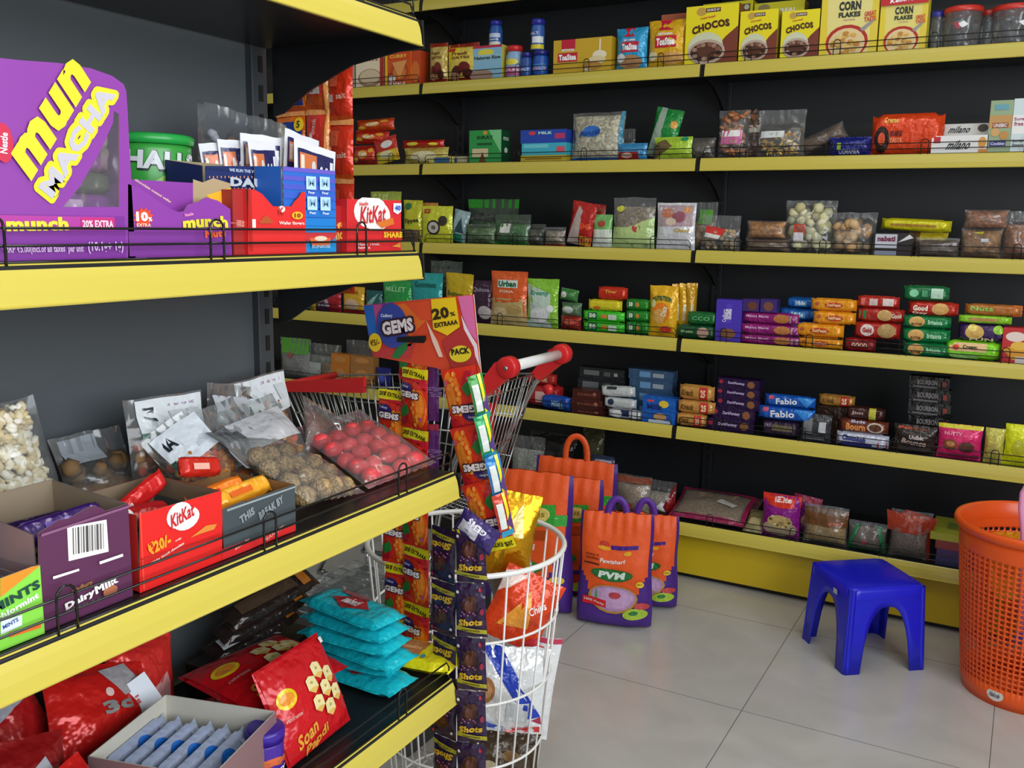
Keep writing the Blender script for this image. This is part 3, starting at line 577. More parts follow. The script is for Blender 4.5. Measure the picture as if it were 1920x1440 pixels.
C(3, .0, ('bag', 1016, 1056, 426, '', 'pulse_bag', 'bag', 'small clear bag with red base left of the red pouch', [R_(0, 0, 1, .12, 'b03a34')], dict(cont=('a89a84', 'grain'), fill=.85, d=.05)))
C(3, .05, ('pouch', 1085, 1128, 384, 'a82420', 'snack_pouch', 'pouch', 'red pouch behind the leaning red one', [R_(0, .8, 1, .9, '8a3a1c')], dict(d=.035, roll=4)))
C(3, .0, ('pouch', 1060, 1106, 382, 'b82420', 'snack_pouch', 'pouch', 'red pouch with silver picture leaning to the right', [P_([(0, 0), (.5, .0), (.5, .8), (.3, .9)], 'b8a8a4'), T_(.7, .45, .4, .16, 'M', 'e0502a', 0, 2), R_(.45, 0, 1, .22, 'e0a03a')], dict(d=.035, roll=9, pitch=0)))
C(3, .01, ('pouch', 1109, 1146, 402, '7ab86a', 'snack_pouch', 'pouch', 'green and white pouch half behind the pea snack bag', [R_(0, 0, 1, .55, 'dce4d8'), E_(.5, .72, .2, .1, 'a84a3a')], dict(d=.03)))
C(3, .0, ('bag', 1146, 1226, 370, '', 'snack_bag', 'bag', 'clear-topped bag with pale green base and red seal', [R_(0, 0, 1, .42, 'b8d48a'), P_([(.4, .42), (1, .42), (1, .62)], 'b8d48a'), E_(.6, .4, .1, .08, 'c04a4a'), E_(.2, .78, .1, .06, 'd8dc4a')], dict(cont=('a09078', 'grain'), fill=.85, d=.05)))
C(3, .0, ('pouch', 1229, 1303, 380, 'dfe0e6', 'snack_pouch', 'pouch', 'white pouch with pictured snacks in its upper half', [R_(.05, .5, .95, .95, 'b8a0a8'), E_(.3, .78, .16, .1, 'c87a5a'), E_(.6, .7, .18, .12, '9a5a6a'), E_(.8, .85, .1, .07, 'e0a06a'), E_(.4, .6, .14, .08, 'dcc8b0'), T_(.7, .42, .4, .08, 'Chaat', 'c0a03a', 0, 1, 0, .3)], dict(d=.04)))
C(3, .05, ('bag', 1290, 1342, 379, '', 'snack_bag', 'bag', 'clear bag with green label rising behind the white pouch', [R_(.35, .55, .85, .85, '6ab04a')], dict(cont=('b08a5a', 'grain'), fill=.6, d=.05)))
C(3, .0, ('bag', 1312, 1386, 404, '', 'snack_bag', 'bag', 'small clear bag of cashews with a tilted red label', [P_([(.12, .5), (.12, .72), (.65, .62), (.6, .44)], 'd83a3a'), P_([(.1, .4), (.12, .52), (.55, .44), (.5, .34)], 'ecece8')], dict(cont=('b8a078', 'lump'), fill=.6, lr=.01, ln=50, d=.05)))
C(3, .0, ('bag', 1392, 1480, 447, '', 'snack_bag', 'bag', 'flat dark brown snack bag under the orange one', [], dict(cont=('7a5a34', 'grain'), fill=.97, ftop=.05, d=.07)),
  ('bag', 1396, 1472, 414, '', 'snack_bag', 'bag', 'flat orange crunchy snack bag lying on a dark brown one', [], dict(cont=('c88434', 'grain'), fill=.97, ftop=.05, d=.06)))
C(3, .0, ('bag', 1468, 1566, 376, '', 'puff_bag', 'bag', 'puffy clear bag of cream puffs with a red and white sticker', [R_(.22, .38, .46, .56, 'd8502a'), R_(.22, .24, .42, .4, 'e8e4ec')], dict(cont=('d8d4a8', 'lump'), fill=.9, ftop=.1, lr=.021, ln=45, d=.09, lc=['d8d4a8', 'c8c090', 'e4e0c0'])))
C(3, .0, ('bag', 1556, 1642, 398, '', 'puff_bag', 'bag', 'clear bag of tan puffs next to the cream ones', [], dict(cont=('c8a070', 'lump'), fill=.8, ftop=.15, lr=.02, ln=40, d=.08, lc=['c8a070', 'd8b888', 'b88a58'])))
C(3, .05, ('pouch', 1700, 1776, 436, 'b8a82a', 'wafer_packet', 'packet', 'dull yellow wafer packet under the bright yellow one', [R_(0, 0, .3, 1, '6a4a24')], dict(d=.06)),
  ('sleeve', 1650, 1782, 412, 'd8d020', 'wafer_packet', 'packet', 'long bright yellow wafer packet lying on top', [R_(.15, .35, .8, .55, 'a87a24')], dict(d=.05, roll=2)))
C(3, .0, ('box', 1637, 1712, 437, '2a2224', 'wafer_box', 'box', 'dark wafer box with a grey label marked in dark letters', [R_(.05, .35, .6, .95, 'c8ccd8'), T_(.33, .75, .45, .24, 'nabati', '7a2a4a', 0, 2), R_(.05, .0, .6, .25, '8a94a8'), P_([(.62, .6), (.9, .95), (1, .8)], 'dcdce0')], dict(d=.05)))
C(3, .0, ('bag', 1714, 1798, 446, '', 'snack_bag', 'bag', 'dark brown low snack bag right of the dark wafer box', [], dict(cont=('5a3a24', 'grain'), fill=.9, d=.05)))
C(3, .0, ('bag', 1800, 1880, 428, '', 'snack_bag', 'bag', 'bag of golden brown mixture under the lighter one', [P_([(.3, .85), (.55, .9), (.52, .8)], 'd0c83a'), R_(.5, .55, .68, .66, 'b8c0c8')], dict(cont=('a8743c', 'grain'), fill=.97, ftop=.05, d=.07)),
  ('bag', 1806, 1892, 393, '', 'snack_bag', 'bag', 'reddish brown mixture bag lying on top of the golden brown one', [], dict(cont=('b07048', 'grain'), fill=.97, ftop=.05, d=.06)))
C(3, .0, ('bag', 1882, 1960, 396, '', 'snack_bag', 'bag', 'clear bag of brown mixture cut by the right picture edge', [], dict(cont=('a8683c', 'grain'), fill=.75, d=.07)))

# ---- fifth wall shelf
C(4, .0, ('bag', 556, 580, 558, '', 'spice_packet', 'packet', 'dark clear packet at the left end of the fifth wall shelf', [], dict(cont=('4a4440', 'grain'), fill=.8, d=.04)))
C(4, .0, ('pouch', 578, 588, 548, 'c8a02a', 'spice_packet', 'packet', 'thin yellow packet edge beside the purple onion packet', [], dict(d=.03)))
C(4, .0, ('pouch', 590, 635, 540, 'a8202c', 'spice_packet', 'packet', 'red and purple packet picturing onions', [P_([(0, 0), (0, .9), (.6, .9), (.5, .0)], '5a2a5a'), E_(.22, .5, .16, .12, 'd8c0d0'), E_(.5, .42, .1, .1, 'c8a8b8'), R_(.02, .22, .6, .3, 'ccd')], dict(d=.04)))
C(4, .0, ('pouch', 638, 679, 538, 'd8a82a', 'spice_packet', 'packet', 'yellow packet with a pale picture and red base', [E_(.5, .35, .35, .2, 'd8b89a'), R_(0, 0, 1, .14, '9a2420'), T_(.5, .8, .6, .12, 'PASTA', '8a5a1c')], dict(d=.04)))
C(4, .0, ('pouch', 681, 713, 545, '1c5a5a', 'spice_packet', 'packet', 'dark teal packet left of the green millet pouch', [P_([(.1, .4), (.8, .9), (.5, .3)], '8ab8b0')], dict(d=.04)))
def grn(t, c): return [P_([(0, 0), (0, .45), (.5, .3), (1, .5), (1, 0)], 'c8ccb8'), T_(.5, .75, .7, .13, t, c), R_(0, 0, 1, .06, '8a8a7a')]
C(4, .0, ('pouch', 713, 768, 525, '2a9a4a', 'millet_pouch', 'pouch', 'green pouch with white lower half above the candy header card', grn('MILLET', '9ad8a0'), dict(d=.04)))
C(4, .0, ('pouch', 766, 826, 512, '2aa0a0', 'millet_pouch', 'pouch', 'turquoise pouch right of the green one', grn('Gourmet', '14605a'), dict(d=.04)))
C(4, .07, ('bag', 800, 860, 490, '', 'millet_bag', 'bag', 'dim green-tinted bag behind the turquoise pouch', [], dict(cont=('24402c', 'grain'), fill=.8, tint='6ab87a')))
C(4, .0, ('pouch', 829, 881, 514, 'c8aa20', 'millet_pouch', 'pouch', 'mustard yellow pouch behind the candy header card', [T_(.45, .55, .6, .16, 'boyo', '5a5a1c', -5), R_(0, 0, 1, .3, 'a89a70')], dict(d=.04, roll=2)))
C(4, .01, ('pouch', 880, 920, 526, '3a2038', 'millet_pouch', 'pouch', 'dark purple pouch left of the orange pouch', [T_(.5, .78, .8, .12, 'Quinoa', '9a8aa0'), E_(.7, .25, .3, .16, 'bdb4b4')], dict(d=.04)))
C(4, .0, ('pouch', 916, 985, 509, 'e0602a', 'millet_pouch', 'pouch', 'orange pouch with a white name band and cream flakes below', [R_(0, 0, 1, .5, 'c0a870'), P_([(0, .5), (.5, .42), (1, .55), (1, .45), (0, .4)], 'e0602a'), R_(.22, .7, .78, .84, 'dfe8e0'), T_(.5, .77, .5, .11, 'Urban', '1c6a4a', 0, 2), T_(.5, .63, .4, .05, 'POHA', 'f6d8c0'), E_(.3, .25, .2, .08, 'd4c090'), E_(.7, .3, .2, .09, 'b89a60')], dict(d=.045)))
C(4, .0, ('pouch', 984, 1044, 523, '8ac43a', 'millet_pouch', 'pouch', 'light green pouch picturing white pods', [P_([(0, 0), (0, .9), (.8, .7), (.8, 0)], 'c4d8cc'), T_(.45, .7, .6, .12, 'Kreamy', '2a9a7a', 0, 1, 0, .2), E_(.45, .26, .3, .16, 'e6eaea'), E_(.8, .4, .1, .08, 'e6eaea')], dict(d=.045)))
C(4, .0, ('pouch', 1046, 1085, 594, 'a8342a', 'snack_packet', 'packet', 'red packet at the foot of the leafy packet pile', [E_(.5, .6, .3, .2, 'd8604a')], dict(d=.05)),
  ('pouch', 1048, 1086, 568, '5a7a5a', 'snack_packet', 'packet', 'grey green packet in the middle of the leafy pile', [E_(.4, .5, .3, .25, 'c8d0cc')], dict(d=.05)),
  ('pouch', 1044, 1078, 545, '4a8a4a', 'snack_packet', 'packet', 'green and white packet topping the leafy pile', [E_(.3, .5, .2, .25, 'e0e4e0')], dict(d=.05, roll=8)))
GR = [R_(.16, .15, .38, .85, '1c6a3c'), T_(.27, .52, .16, .4, '50', 'eaf6e0', 0, 2), E_(.55, .5, .08, .22, 'c88a3a')]
C(4, .0, *ST('sleeve', 'biscuit_packet', 'packet', 'bright green biscuit packet, @ of the left green stack', '3cc42c', GR+[R_(.65, .2, .85, .7, 'c8dcc8')], [(1090, 1168, 603), (1090, 1168, 583)]),
  ('sleeve', 1100, 1163, 562, 'dcd02a', 'biscuit_packet', 'packet', 'yellow biscuit packet on the left green stack', [E_(.3, .25, .1, .15, 'd06a2a')]),
  ('sleeve', 1118, 1173, 538, 'c8301c', 'biscuit_packet', 'packet', 'red biscuit packet crowning the green stacks', [T_(.5, .6, .4, .3, 'Tiger', 'f0b04a')]))
C(4, .01, *ST('sleeve', 'biscuit_packet', 'packet', 'green biscuit packet, @ of the right green stack', '2a8a2c', GR, [(1171, 1215, 603), (1171, 1215, 582), (1171, 1215, 561)]))
C(4, .0, ('pouch', 1214, 1268, 536, 'ecb41c', 'oats_pouch', 'pouch', 'front yellow pouch with an orange bowl picture', [T_(.5, .76, .7, .1, 'NUTRITION', '1c5a2c', 0, 2, .4), E_(.5, .48, .3, .2, 'e8801c'), E_(.42, .4, .22, .15, 'd8a85a'), T_(.6, .5, .34, .12, 'Oats', 'e8f0d0', 80, 1), E_(.65, .15, .2, .07, 'd8402a'), E_(.2, .65, .1, .08, 'dcdc9a')], dict(d=.05, nu=12)))
for i in range(3):
    C(4, .05+.0*i, ('pouch', 1262+i*14, 1282+i*14, 533-i, ('c8981c', 'd8a81c', 'c09018')[i], 'oats_pouch', 'pouch', 'yellow pouch behind the bowl-picture pouch, %s from the left' % ('first', 'second', 'third')[i], [R_(.3, .3, .6, .6, 'c8c0a0')], dict(d=.03, nu=6, yaw=35)))
C(4, .0, ('sleeve', 1266, 1340, 609, '15502c', 'biscuit_packet', 'packet', 'dark green biscuit packet with pink cookie, lower one', [E_(.7, .5, .15, .35, 'c09a8a'), T_(.3, .5, .3, .2, 'Digestive', 'b8d8a0')]),
  ('sleeve', 1286, 1342, 585, '1c6a34', 'biscuit_packet', 'packet', 'dark green biscuit packet lying on its twin', [T_(.5, .5, .6, .3, 'CCO', '6ab87a')]))
C(4, .0, ('box', 1343, 1391, 562, '4a34b4', 'cookie_box', 'box', 'upright violet cookie box with a white name strip', [T_(.35, .62, .5, .12, 'Cadbury', 'd8d0f0', 90), R_(.4, .45, .62, .9, '5a44c4'), T_(.5, .66, .4, .14, 'CHOCOBAKES', 'f0f0f8', 90, 2), E_(.5, .2, .3, .12, '8a5a3c')], dict(d=.05, side='3a289a')))
MG = [E_(.72, .5, .14, .38, 'b8743c'), T_(.3, .6, .4, .28, 'Moms Magic', 'e8b0dc'), R_(.86, .2, .98, .8, '9a7a8a')]
C(4, .0, *ST('sleeve', 'biscuit_packet', 'packet', 'magenta biscuit packet, @ of the magenta stack', '8e2072', MG, [(1386, 1498, 629), (1386, 1498, 608), (1388, 1496, 586)]),
  ('box', 1392, 1423, 561, '3a2470', 'cookie_box', 'box', 'small dark violet cookie box on the magenta stack, left one', [E_(.6, .45, .3, .35, '6a3a2a')], dict(d=.05, stay=1)),
  ('box', 1425, 1456, 561, '3a2470', 'cookie_box', 'box', 'small dark violet cookie box on the magenta stack, right one', [E_(.5, .45, .3, .35, '7a4a3a')], dict(d=.05)))
C(4, .06, *ST('sleeve', 'biscuit_packet', 'packet', 'blue biscuit packet, @ of the blue stack', '1c5aa8', [R_(.3, .2, .7, .7, '4a9ad8'), T_(.5, .5, .3, .4, 'Hide', 'e0ecf8')], [(1456, 1540, 630), (1456, 1542, 602), (1458, 1532, 578), (1472, 1530, 558)], d=.06))
OR = [E_(.52, .48, .2, .22, 'c8402a'), T_(.52, .5, .3, .24, 'SunFeast', 'f6e0a0'), E_(.15, .55, .05, .15, 'b85a3a')]
C(4, .0, *ST('sleeve', 'biscuit_packet', 'packet', 'amber biscuit packet with a red oval, @ of the amber stack', 'e8981c', OR, [(1494, 1578, 633), (1490, 1580, 607), (1523, 1603, 584), (1519, 1605, 560)]))
RD = [E_(.6, .5, .16, .4, 'c8a060'), T_(.85, .5, .2, .35, 'Good', 'f0dcc8'), R_(.05, .2, .2, .8, '2a8a4a')]
C(4, .0, ('sleeve', 1582, 1640, 634, '8a1a1c', 'biscuit_packet', 'packet', 'dark red biscuit packet at the foot of the red stack', [T_(.5, .5, .5, .3, 'GOOD', 'e8c8b0')]),
  ('sleeve', 1600, 1686, 604, 'b0241f', 'biscuit_packet', 'packet', 'red biscuit packet with white seal and brown cookie', [E_(.3, .5, .15, .35, 'e0d0cc'), T_(.3, .5, .2, .3, 'Gold', 'b0241f', 0, 2), E_(.72, .5, .2, .42, 'b0905a')]),
  ('sleeve', 1606, 1694, 578, 'a8281f', 'biscuit_packet', 'packet', 'red biscuit packet with a green end, third up', RD),
  ('sleeve', 1606, 1685, 555, 'b82a22', 'biscuit_packet', 'packet', 'red biscuit packet with two pale panels topping the red stack', [R_(.3, .2, .5, .75, 'd8c0bc'), R_(.62, .2, .88, .8, 'e4d4d0'), R_(.1, .2, .2, .8, 'd86a5a')]))
GD = [E_(.3, .5, .17, .4, 'd8a860'), T_(.68, .5, .3, .34, 'Britannia', 'b8f0c8'), T_(.3, .3, .22, .2, 'BUTTER', '6a3a1c')]
C(4, .0, *ST('sleeve', 'biscuit_packet', 'packet', 'emerald biscuit packet with butter cookie, @ of the emerald stack', '0f7a40', GD, [(1690, 1778, 643), (1690, 1780, 616), (1692, 1782, 592)]),
  ('sleeve', 1702, 1796, 566, 'b8281c', 'biscuit_packet', 'packet', 'red biscuit packet with round cookie on the emerald stack', [E_(.65, .5, .17, .42, 'd8a860'), T_(.25, .52, .3, .4, 'Good', 'f4e4d0', 0, 2), T_(.25, .15, .3, .2, 'Day', 'f4e4d0')]),
  ('sleeve', 1692, 1779, 536, '0f6a3c', 'biscuit_packet', 'packet', 'shiny emerald biscuit packet on the very top of its stack', [R_(.62, .2, .88, .85, 'b8dcc4'), E_(.25, .5, .1, .25, '8ad8a8'), R_(.42, .3, .55, .7, '4a9a6a')]))
C(4, .0, ('sleeve', 1771, 1876, 640, '8ae02a', 'biscuit_packet', 'packet', 'lime and cream biscuit packet at the foot of the right stack', [R_(.08, .45, .75, .9, 'e8c088'), E_(.2, .65, .06, .15, 'e04a2a'), T_(.45, .7, .25, .2, 'Cream', '2a2a1c'), R_(.1, .1, .6, .3, '9ad87a')]),
  ('sleeve', 1796, 1886, 607, '3a2058', 'biscuit_packet', 'packet', 'dark violet biscuit packet with yellow fruit picture', [E_(.35, .5, .2, .4, 'dcb060'), E_(.3, .75, .1, .2, 'f0dc70'), E_(.85, .7, .12, .25, '9ad03a'), T_(.5, .12, .5, .2, 'FUN', 'f0e8b0')]),
  ('sleeve', 1796, 1896, 592, '8acc2a', 'biscuit_packet', 'packet', 'thin lime biscuit packet second from the top of the right stack', [R_(.2, .3, .75, .7, 'b88a4a')]),
  ('sleeve', 1808, 1916, 571, 'b06a2a', 'biscuit_packet', 'packet', 'brown biscuit packet with flared orange end topping the right stack', [R_(.85, 0, 1, 1, 'e8702a'), T_(.3, .6, .4, .4, 'Nuts', '8ac84a')]))
C(4, .0, ('box', 1880, 1935, 615, 'c8282a', 'cookie_box', 'box', 'red box with white dome and yellow sun at the right picture edge', [E_(.45, .75, .35, .14, 'f0dcd4'), P_([(0, .4), (1, .65), (1, .1), (.4, .1)], 'e8a02a'), E_(.6, .5, .3, .12, 'f0c04a'), R_(.5, 0, 1, .2, 'dcd0d0')], dict(d=.06)))
# ---- sixth wall shelf
C(5, .0, ('bag', 519, 577, 635, '', 'soup_pouch', 'pouch', 'green-topped clear pouch at the left end of the sixth wall shelf', [R_(.05, .62, .95, 1, '5aa83a'), E_(.4, .58, .08, .08, 'a05a5a')], dict(cont=('a8a8a8', 'fine'), fill=.7, d=.05)))
C(5, .01, ('bag', 569, 634, 646, '', 'soup_pouch', 'pouch', 'grey clear pouch beside the green-topped one', [R_(.1, .05, .5, .5, 'b4bcbc')], dict(cont=('8a9488', 'fine'), fill=.7, d=.05)))
C(5, -.005, ('bag', 598, 624, 672, '', 'snack_bag', 'bag', 'small clear snack bag left of the orange blocks', [], dict(cont=('8a6a3c', 'grain'), fill=.8, d=.03)))
SB = [E_(.5, .5, .3, .3, 'c88a4a')]
C(5, .0, *ST('box', 'soap_papdi_block', 'packet', 'orange sweet block, @ of the left pair', 'c8782a', SB, [(620, 655, 683), (621, 656, 664)], d=.04))
C(5, .0, *ST('box', 'soap_papdi_block', 'packet', 'tan sweet block, @ of the right pair', 'a8743c', SB, [(657, 700, 685), (658, 700, 668)], d=.04))
C(5, .055, ('bag', 644, 706, 640, '', 'snack_bag', 'bag', 'clear bag with orange stripe standing behind the sweet blocks', [R_(.1, .45, .9, .6, 'c07a4a'), R_(.2, .3, .9, .42, 'c8d0c4')], dict(cont=('a88a6a', 'fine'), fill=.7, d=.04)))
C(5, -.005, ('pouch', 702, 730, 690, '1c2078', 'snack_packet', 'packet', 'small dark blue packet beside the hanging candy strips', [E_(.5, .5, .2, .2, '4a5ac8')], dict(d=.025)))
C(5, .03, ('sleeve', 985, 1048, 722, 'a8242a', 'biscuit_packet', 'packet', 'red biscuit packet behind the trolley handle, lower one', [R_(.3, .2, .6, .7, 'd8b0a8')]), ('sleeve', 985, 1040, 700, 'b02a22', 'biscuit_packet', 'packet', 'red biscuit packet behind the trolley handle, upper one', [T_(.6, .5, .3, .4, 'Nut', 'e8c0a8')]))
C(5, .0, ('sleeve', 1008, 1066, 742, '1c50b0', 'biscuit_packet', 'packet', 'blue biscuit packet lying right of the trolley wires', [T_(.6, .5, .3, .4, 'Milk', '9ac8f0'), R_(.7, .2, .85, .6, '7ab8e8')], dict(yaw=-12)))
C(5, .0, *ST('box', 'biscuit_packet', 'packet', 'dark brown biscuit packet, @ of the brown stack', '4a1f1a', [T_(.5, .5, .6, .3, 'BOURBON', '8a4a3a'), E_(.8, .6, .06, .2, 'a86a5a')], [(1071, 1130, 768), (1071, 1128, 749), (1073, 1125, 731)], mk='foil', d=.05))
C(5, .08, *ST('box', 'biscuit_packet', 'packet', 'charcoal biscuit packet, @ of the charcoal stack', '26282c', [R_(.1, .3, .45, .75, '6a6e70'), R_(.55, .3, .7, .7, '54585c'), R_(.78, .35, .86, .65, '9a9ea0')], [(1082, 1170, 757), (1082, 1170, 736), (1084, 1170, 711), (1086, 1170, 691)], mk='foil', d=.05))
C(5, .0, ('sleeve', 1138, 1201, 768, 'c8ccd4', 'biscuit_packet', 'packet', 'white and navy cream biscuit packet at the foot of the white pile', [R_(.4, .3, .65, .9, '1c2a5a'), E_(.8, .5, .12, .35, 'e8ecf2'), E_(.3, .5, .15, .4, 'e8ecf2')]),
  ('sleeve', 1130, 1190, 747, 'c4ccce', 'biscuit_packet', 'packet', 'crumpled white packet in the middle of the white pile', [E_(.25, .6, .1, .3, '2a3a54')]),
  ('sleeve', 1125, 1188, 726, 'ccd4d4', 'biscuit_packet', 'packet', 'crumpled white packet topping the white pile', [R_(.2, .7, .5, .95, '2a3034')], dict(roll=-3)))
C(5, .0, ('box', 1205, 1266, 745, '1c66c8', 'biscuit_packet', 'packet', 'upright bright blue milk biscuit packet with a yellow sun', [E_(.65, .75, .15, .14, 'e8c83a'), T_(.38, .62, .5, .22, 'Milk', '16307a', 0, 2), R_(.15, .8, .35, .88, 'd84a5a'), E_(.55, .25, .2, .15, 'c89a6a'), R_(.2, 0, .9, .12, 'c8d8e8')], dict(mk='foil', d=.05)))
C(5, .07, *ST('box', 'biscuit_packet', 'packet', 'blue grey biscuit packet, @ of the stack behind the milk packet', '3a5a7c', [R_(.25, .25, .5, .8, '6a9ac8'), R_(.55, .3, .8, .7, '9aa8b0')], [(1178, 1262, 758), (1178, 1262, 734), (1180, 1260, 713), (1178, 1262, 694)], mk='foil', d=.05))
GOLD = [R_(.62, .1, .85, .9, 'c82a24'), T_(.73, .5, .14, .5, '25', 'f0d8b0', 0, 2), T_(.3, .5, .35, .4, 'Krack', '6a4a1c', 0, 1, 0, .2)]
C(5, .0, *ST('sleeve', 'biscuit_packet', 'packet', 'gold cookie packet with red band, @ of the gold stack', 'c8924a', GOLD, [(1266, 1322, 776), (1268, 1338, 752), (1270, 1336, 723)]))
DF = [T_(.45, .52, .4, .34, 'DarkFantasy', 'c8b8dc'), E_(.8, .5, .09, .35, '8a5a34'), E_(.08, .6, .05, .2, 'a82a3a')]
C(5, .02, *ST('box', 'cookie_box', 'box', 'dark violet cookie box, @ of the violet stack', '2a1440', DF, [(1325, 1412, 787), (1335, 1415, 766), (1343, 1424, 747), (1343, 1424, 729), (1345, 1424, 711)], mk='foil', d=.06))
C(5, .0, ('sleeve', 1426, 1496, 789, '2a1c34', 'cookie_packet', 'packet', 'dark violet packet with dull gold panel under the blue ones', [R_(.3, .4, .85, .75, '6a6048'), T_(.2, .7, .2, .2, 'DARK', '8a7a9a')]),
  *ST('sleeve', 'biscuit_packet', 'packet', 'blue cream biscuit packet, @ one of the blue pair', '1656b4', [T_(.45, .5, .42, .5, 'Fabio', 'e8f0f8', 4, 1), R_(.1, .6, .2, .9, 'c84a6a'), P_([(.65, .9), (1, .9), (.85, .1)], '2a86d8')], [(1419, 1526, 764), (1432, 1527, 742)]))
C(5, -.005, ('pouch', 1499, 1558, 778, '3a3c40', 'biscuit_packet', 'packet', 'silver grey upright packet with a barcode panel', [R_(.1, .3, .4, .85, '7a7e82'), R_(.62, .35, .85, .75, 'b8bcc0'), R_(.1, .08, .8, .2, '8a8e94')], dict(d=.04)))
C(5, .08, ('box', 1532, 1600, 763, '3a2820', 'biscuit_packet', 'packet', 'plain dark packet under the lone gold cookie packet', [], dict(mk='foil')), ('sleeve', 1533, 1601, 741, 'b8823a', 'biscuit_packet', 'packet', 'lone gold cookie packet with a red end', GOLD))
C(5, .0, ('sleeve', 1566, 1665, 813, 'c8cce0', 'biscuit_packet', 'packet', 'white and blue packet with red corner under the brown one', [T_(.35, .6, .45, .4, 'Chocolush', '2a3a8a', -3, 2), R_(.8, .1, .98, .5, 'a8243a'), R_(.1, .1, .7, .3, '3a3a8a')]),
  ('sleeve', 1572, 1664, 788, '6a3020', 'biscuit_packet', 'packet', 'brown cream biscuit packet with an orange name', [T_(.35, .45, .4, .55, 'Bourn', 'e8904a', 0, 2), E_(.75, .5, .17, .38, 'c8b8a4'), E_(.75, .5, .13, .28, '5a3020'), T_(.4, .85, .3, .2, 'Brit', 'b8c8e8')]),
  ('sleeve', 1585, 1658, 764, '3a1c18', 'biscuit_packet', 'packet', 'dark brown packet with a lime band on the brown one', [R_(.6, .05, .78, .95, 'b8b83a'), T_(.3, .5, .3, .3, 'Jim', 'c8a8a0')]))
C(5, .09, *ST('box', 'biscuit_packet', 'packet', 'black cookie packet, @ of the black tower', '1c1b1c', [T_(.45, .55, .5, .4, 'BOURBON', '8a8488'), R_(.82, .3, .92, .7, '8a3428'), R_(.1, .1, .7, .22, '6a6a70')], [(1700, 1782, 806), (1702, 1782, 780), (1702, 1782, 756), (1704, 1782, 730), (1704, 1780, 707)], mk='foil', d=.05))
C(5, .0, ('pouch', 1674, 1756, 799, '2a211f', 'cookie_packet', 'packet', 'dark cookie packet with white script and red top edge', [R_(.1, .86, .8, .94, 'a8402a'), T_(.55, .6, .35, .14, 'Unibic', 'd8c8c8'), T_(.5, .42, .6, .2, 'Bounce', 'c8b0a0', -4, 1, 0, .2), R_(.1, .1, .9, .25, '4a4440')], dict(d=.04)))
C(5, .0, ('pouch', 1757, 1843, 798, 'd82a6c', 'cookie_packet', 'packet', 'pink cookie packet with a yellow top edge', [R_(0, .88, 1, 1, 'd8cc2a'), E_(.3, .42, .18, .16, '8a4a2c'), E_(.68, .38, .18, .16, '5a342c'), E_(.3, .44, .1, .08, 'c88a5a'), T_(.35, .74, .4, .1, 'NUTTY', 'f8b0c8'), R_(.05, .05, .95, .14, '9a2a4c')], dict(d=.045)))
C(5, .0, ('pouch', 1846, 1884, 805, 'c8c058', 'cookie_packet', 'packet', 'pale yellow packet right of the pink cookie packet', [R_(.3, .3, .6, .6, 'b8a85a')], dict(d=.04)))
C(5, .0, ('pouch', 1884, 1942, 798, 'dce41c', 'cookie_packet', 'packet', 'neon yellow packet at the right picture edge', [E_(.5, .45, .25, .2, 'b8bc2c')], dict(d=.04)))

# ---- base shelf
C(6, .1, ('pouch', 1318, 1412, 940, '7a4a54', 'flour_pouch', 'pouch', 'dim maroon-edged pouch lying behind the brown flour pouch', [R_(.1, .15, .9, .85, '5c5048')], dict(h=.16, pitch=72, d=.035)))
C(6, .0, ('bag', 1252, 1395, 935, '', 'flour_pouch', 'pouch', 'brown flour pouch with maroon borders lying at the left end', [R_(0, 0, 1, .09, '9a2450'), R_(0, .91, 1, 1, '9a2450'), R_(.0, .1, .05, .9, '8a2448'), R_(.95, .1, 1, .9, '9a2450'), P_([(.55, .5), (.6, .62), (.85, .5), (.8, .38)], 'c0bcb4')], dict(cont=('a08466', 'fine'), fill=1, ftop=.05, h=.19, pitch=70, d=.05)))
C(6, .0, ('pouch', 1392, 1428, 960, '8a8058', 'flour_pouch', 'pouch', 'flat beige pouch squeezed before the purple pouch', [R_(.2, .2, .8, .5, 'b8a878')], dict(h=.12, pitch=65, d=.03)))
C(6, .05, ('pouch', 1478, 1532, 934, '6a1c60', 'nut_pouch', 'pouch', 'purple pouch leaning behind the front purple one', [E_(.6, .4, .2, .15, 'b07a6a'), R_(0, .85, 1, 1, '8a2440')], dict(d=.04, roll=6)))
C(6, .0, ('pouch', 1427, 1500, 930, '8a1c84', 'nut_pouch', 'pouch', 'purple pouch with red header picturing mixed nuts', [P_([(0, .78), (0, 1), (1, 1), (1, .74), (.5, .7)], 'd8341f'), T_(.55, .89, .45, .12, 'iElite', 'f8e0dc', 2, 2), E_(.5, .2, .46, .2, 'b8a488'), E_(.5, .38, .34, .16, 'c8ac70')]+[E_(.5+.26*cos(a*2.4), .38+.12*sin(a*1.7), .05, .03, ('6a5a3a', 'e0c890', 'a88a50')[a % 3]) for a in range(12)], dict(d=.05)))
C(6, .0, ('bag', 1505, 1590, 952, '', 'lentil_pouch', 'pouch', 'brown clear pouch showing yellow lentils at its foot', [R_(0, .5, 1, .93, '6a4424'), T_(.75, .6, .3, .08, 'Dal', 'c05a3a', 10)], dict(cont=('c8a050', 'fine'), fill=.9, d=.05)))
C(6, .0, ('bag', 1588, 1662, 982, '', 'lentil_pouch', 'pouch', 'low green-edged pouch of brown lentils', [R_(0, 0, 1, .2, '14603c'), P_([(0, .2), (.2, .9), (.3, .9), (.1, .2)], '1c7a4a'), P_([(.9, .2), (.75, .9), (.85, .9), (1, .2)], '1c7a4a'), E_(.45, .35, .1, .06, 'b84a4a')], dict(cont=('6a5440', 'fine'), fill=.85, d=.05)))
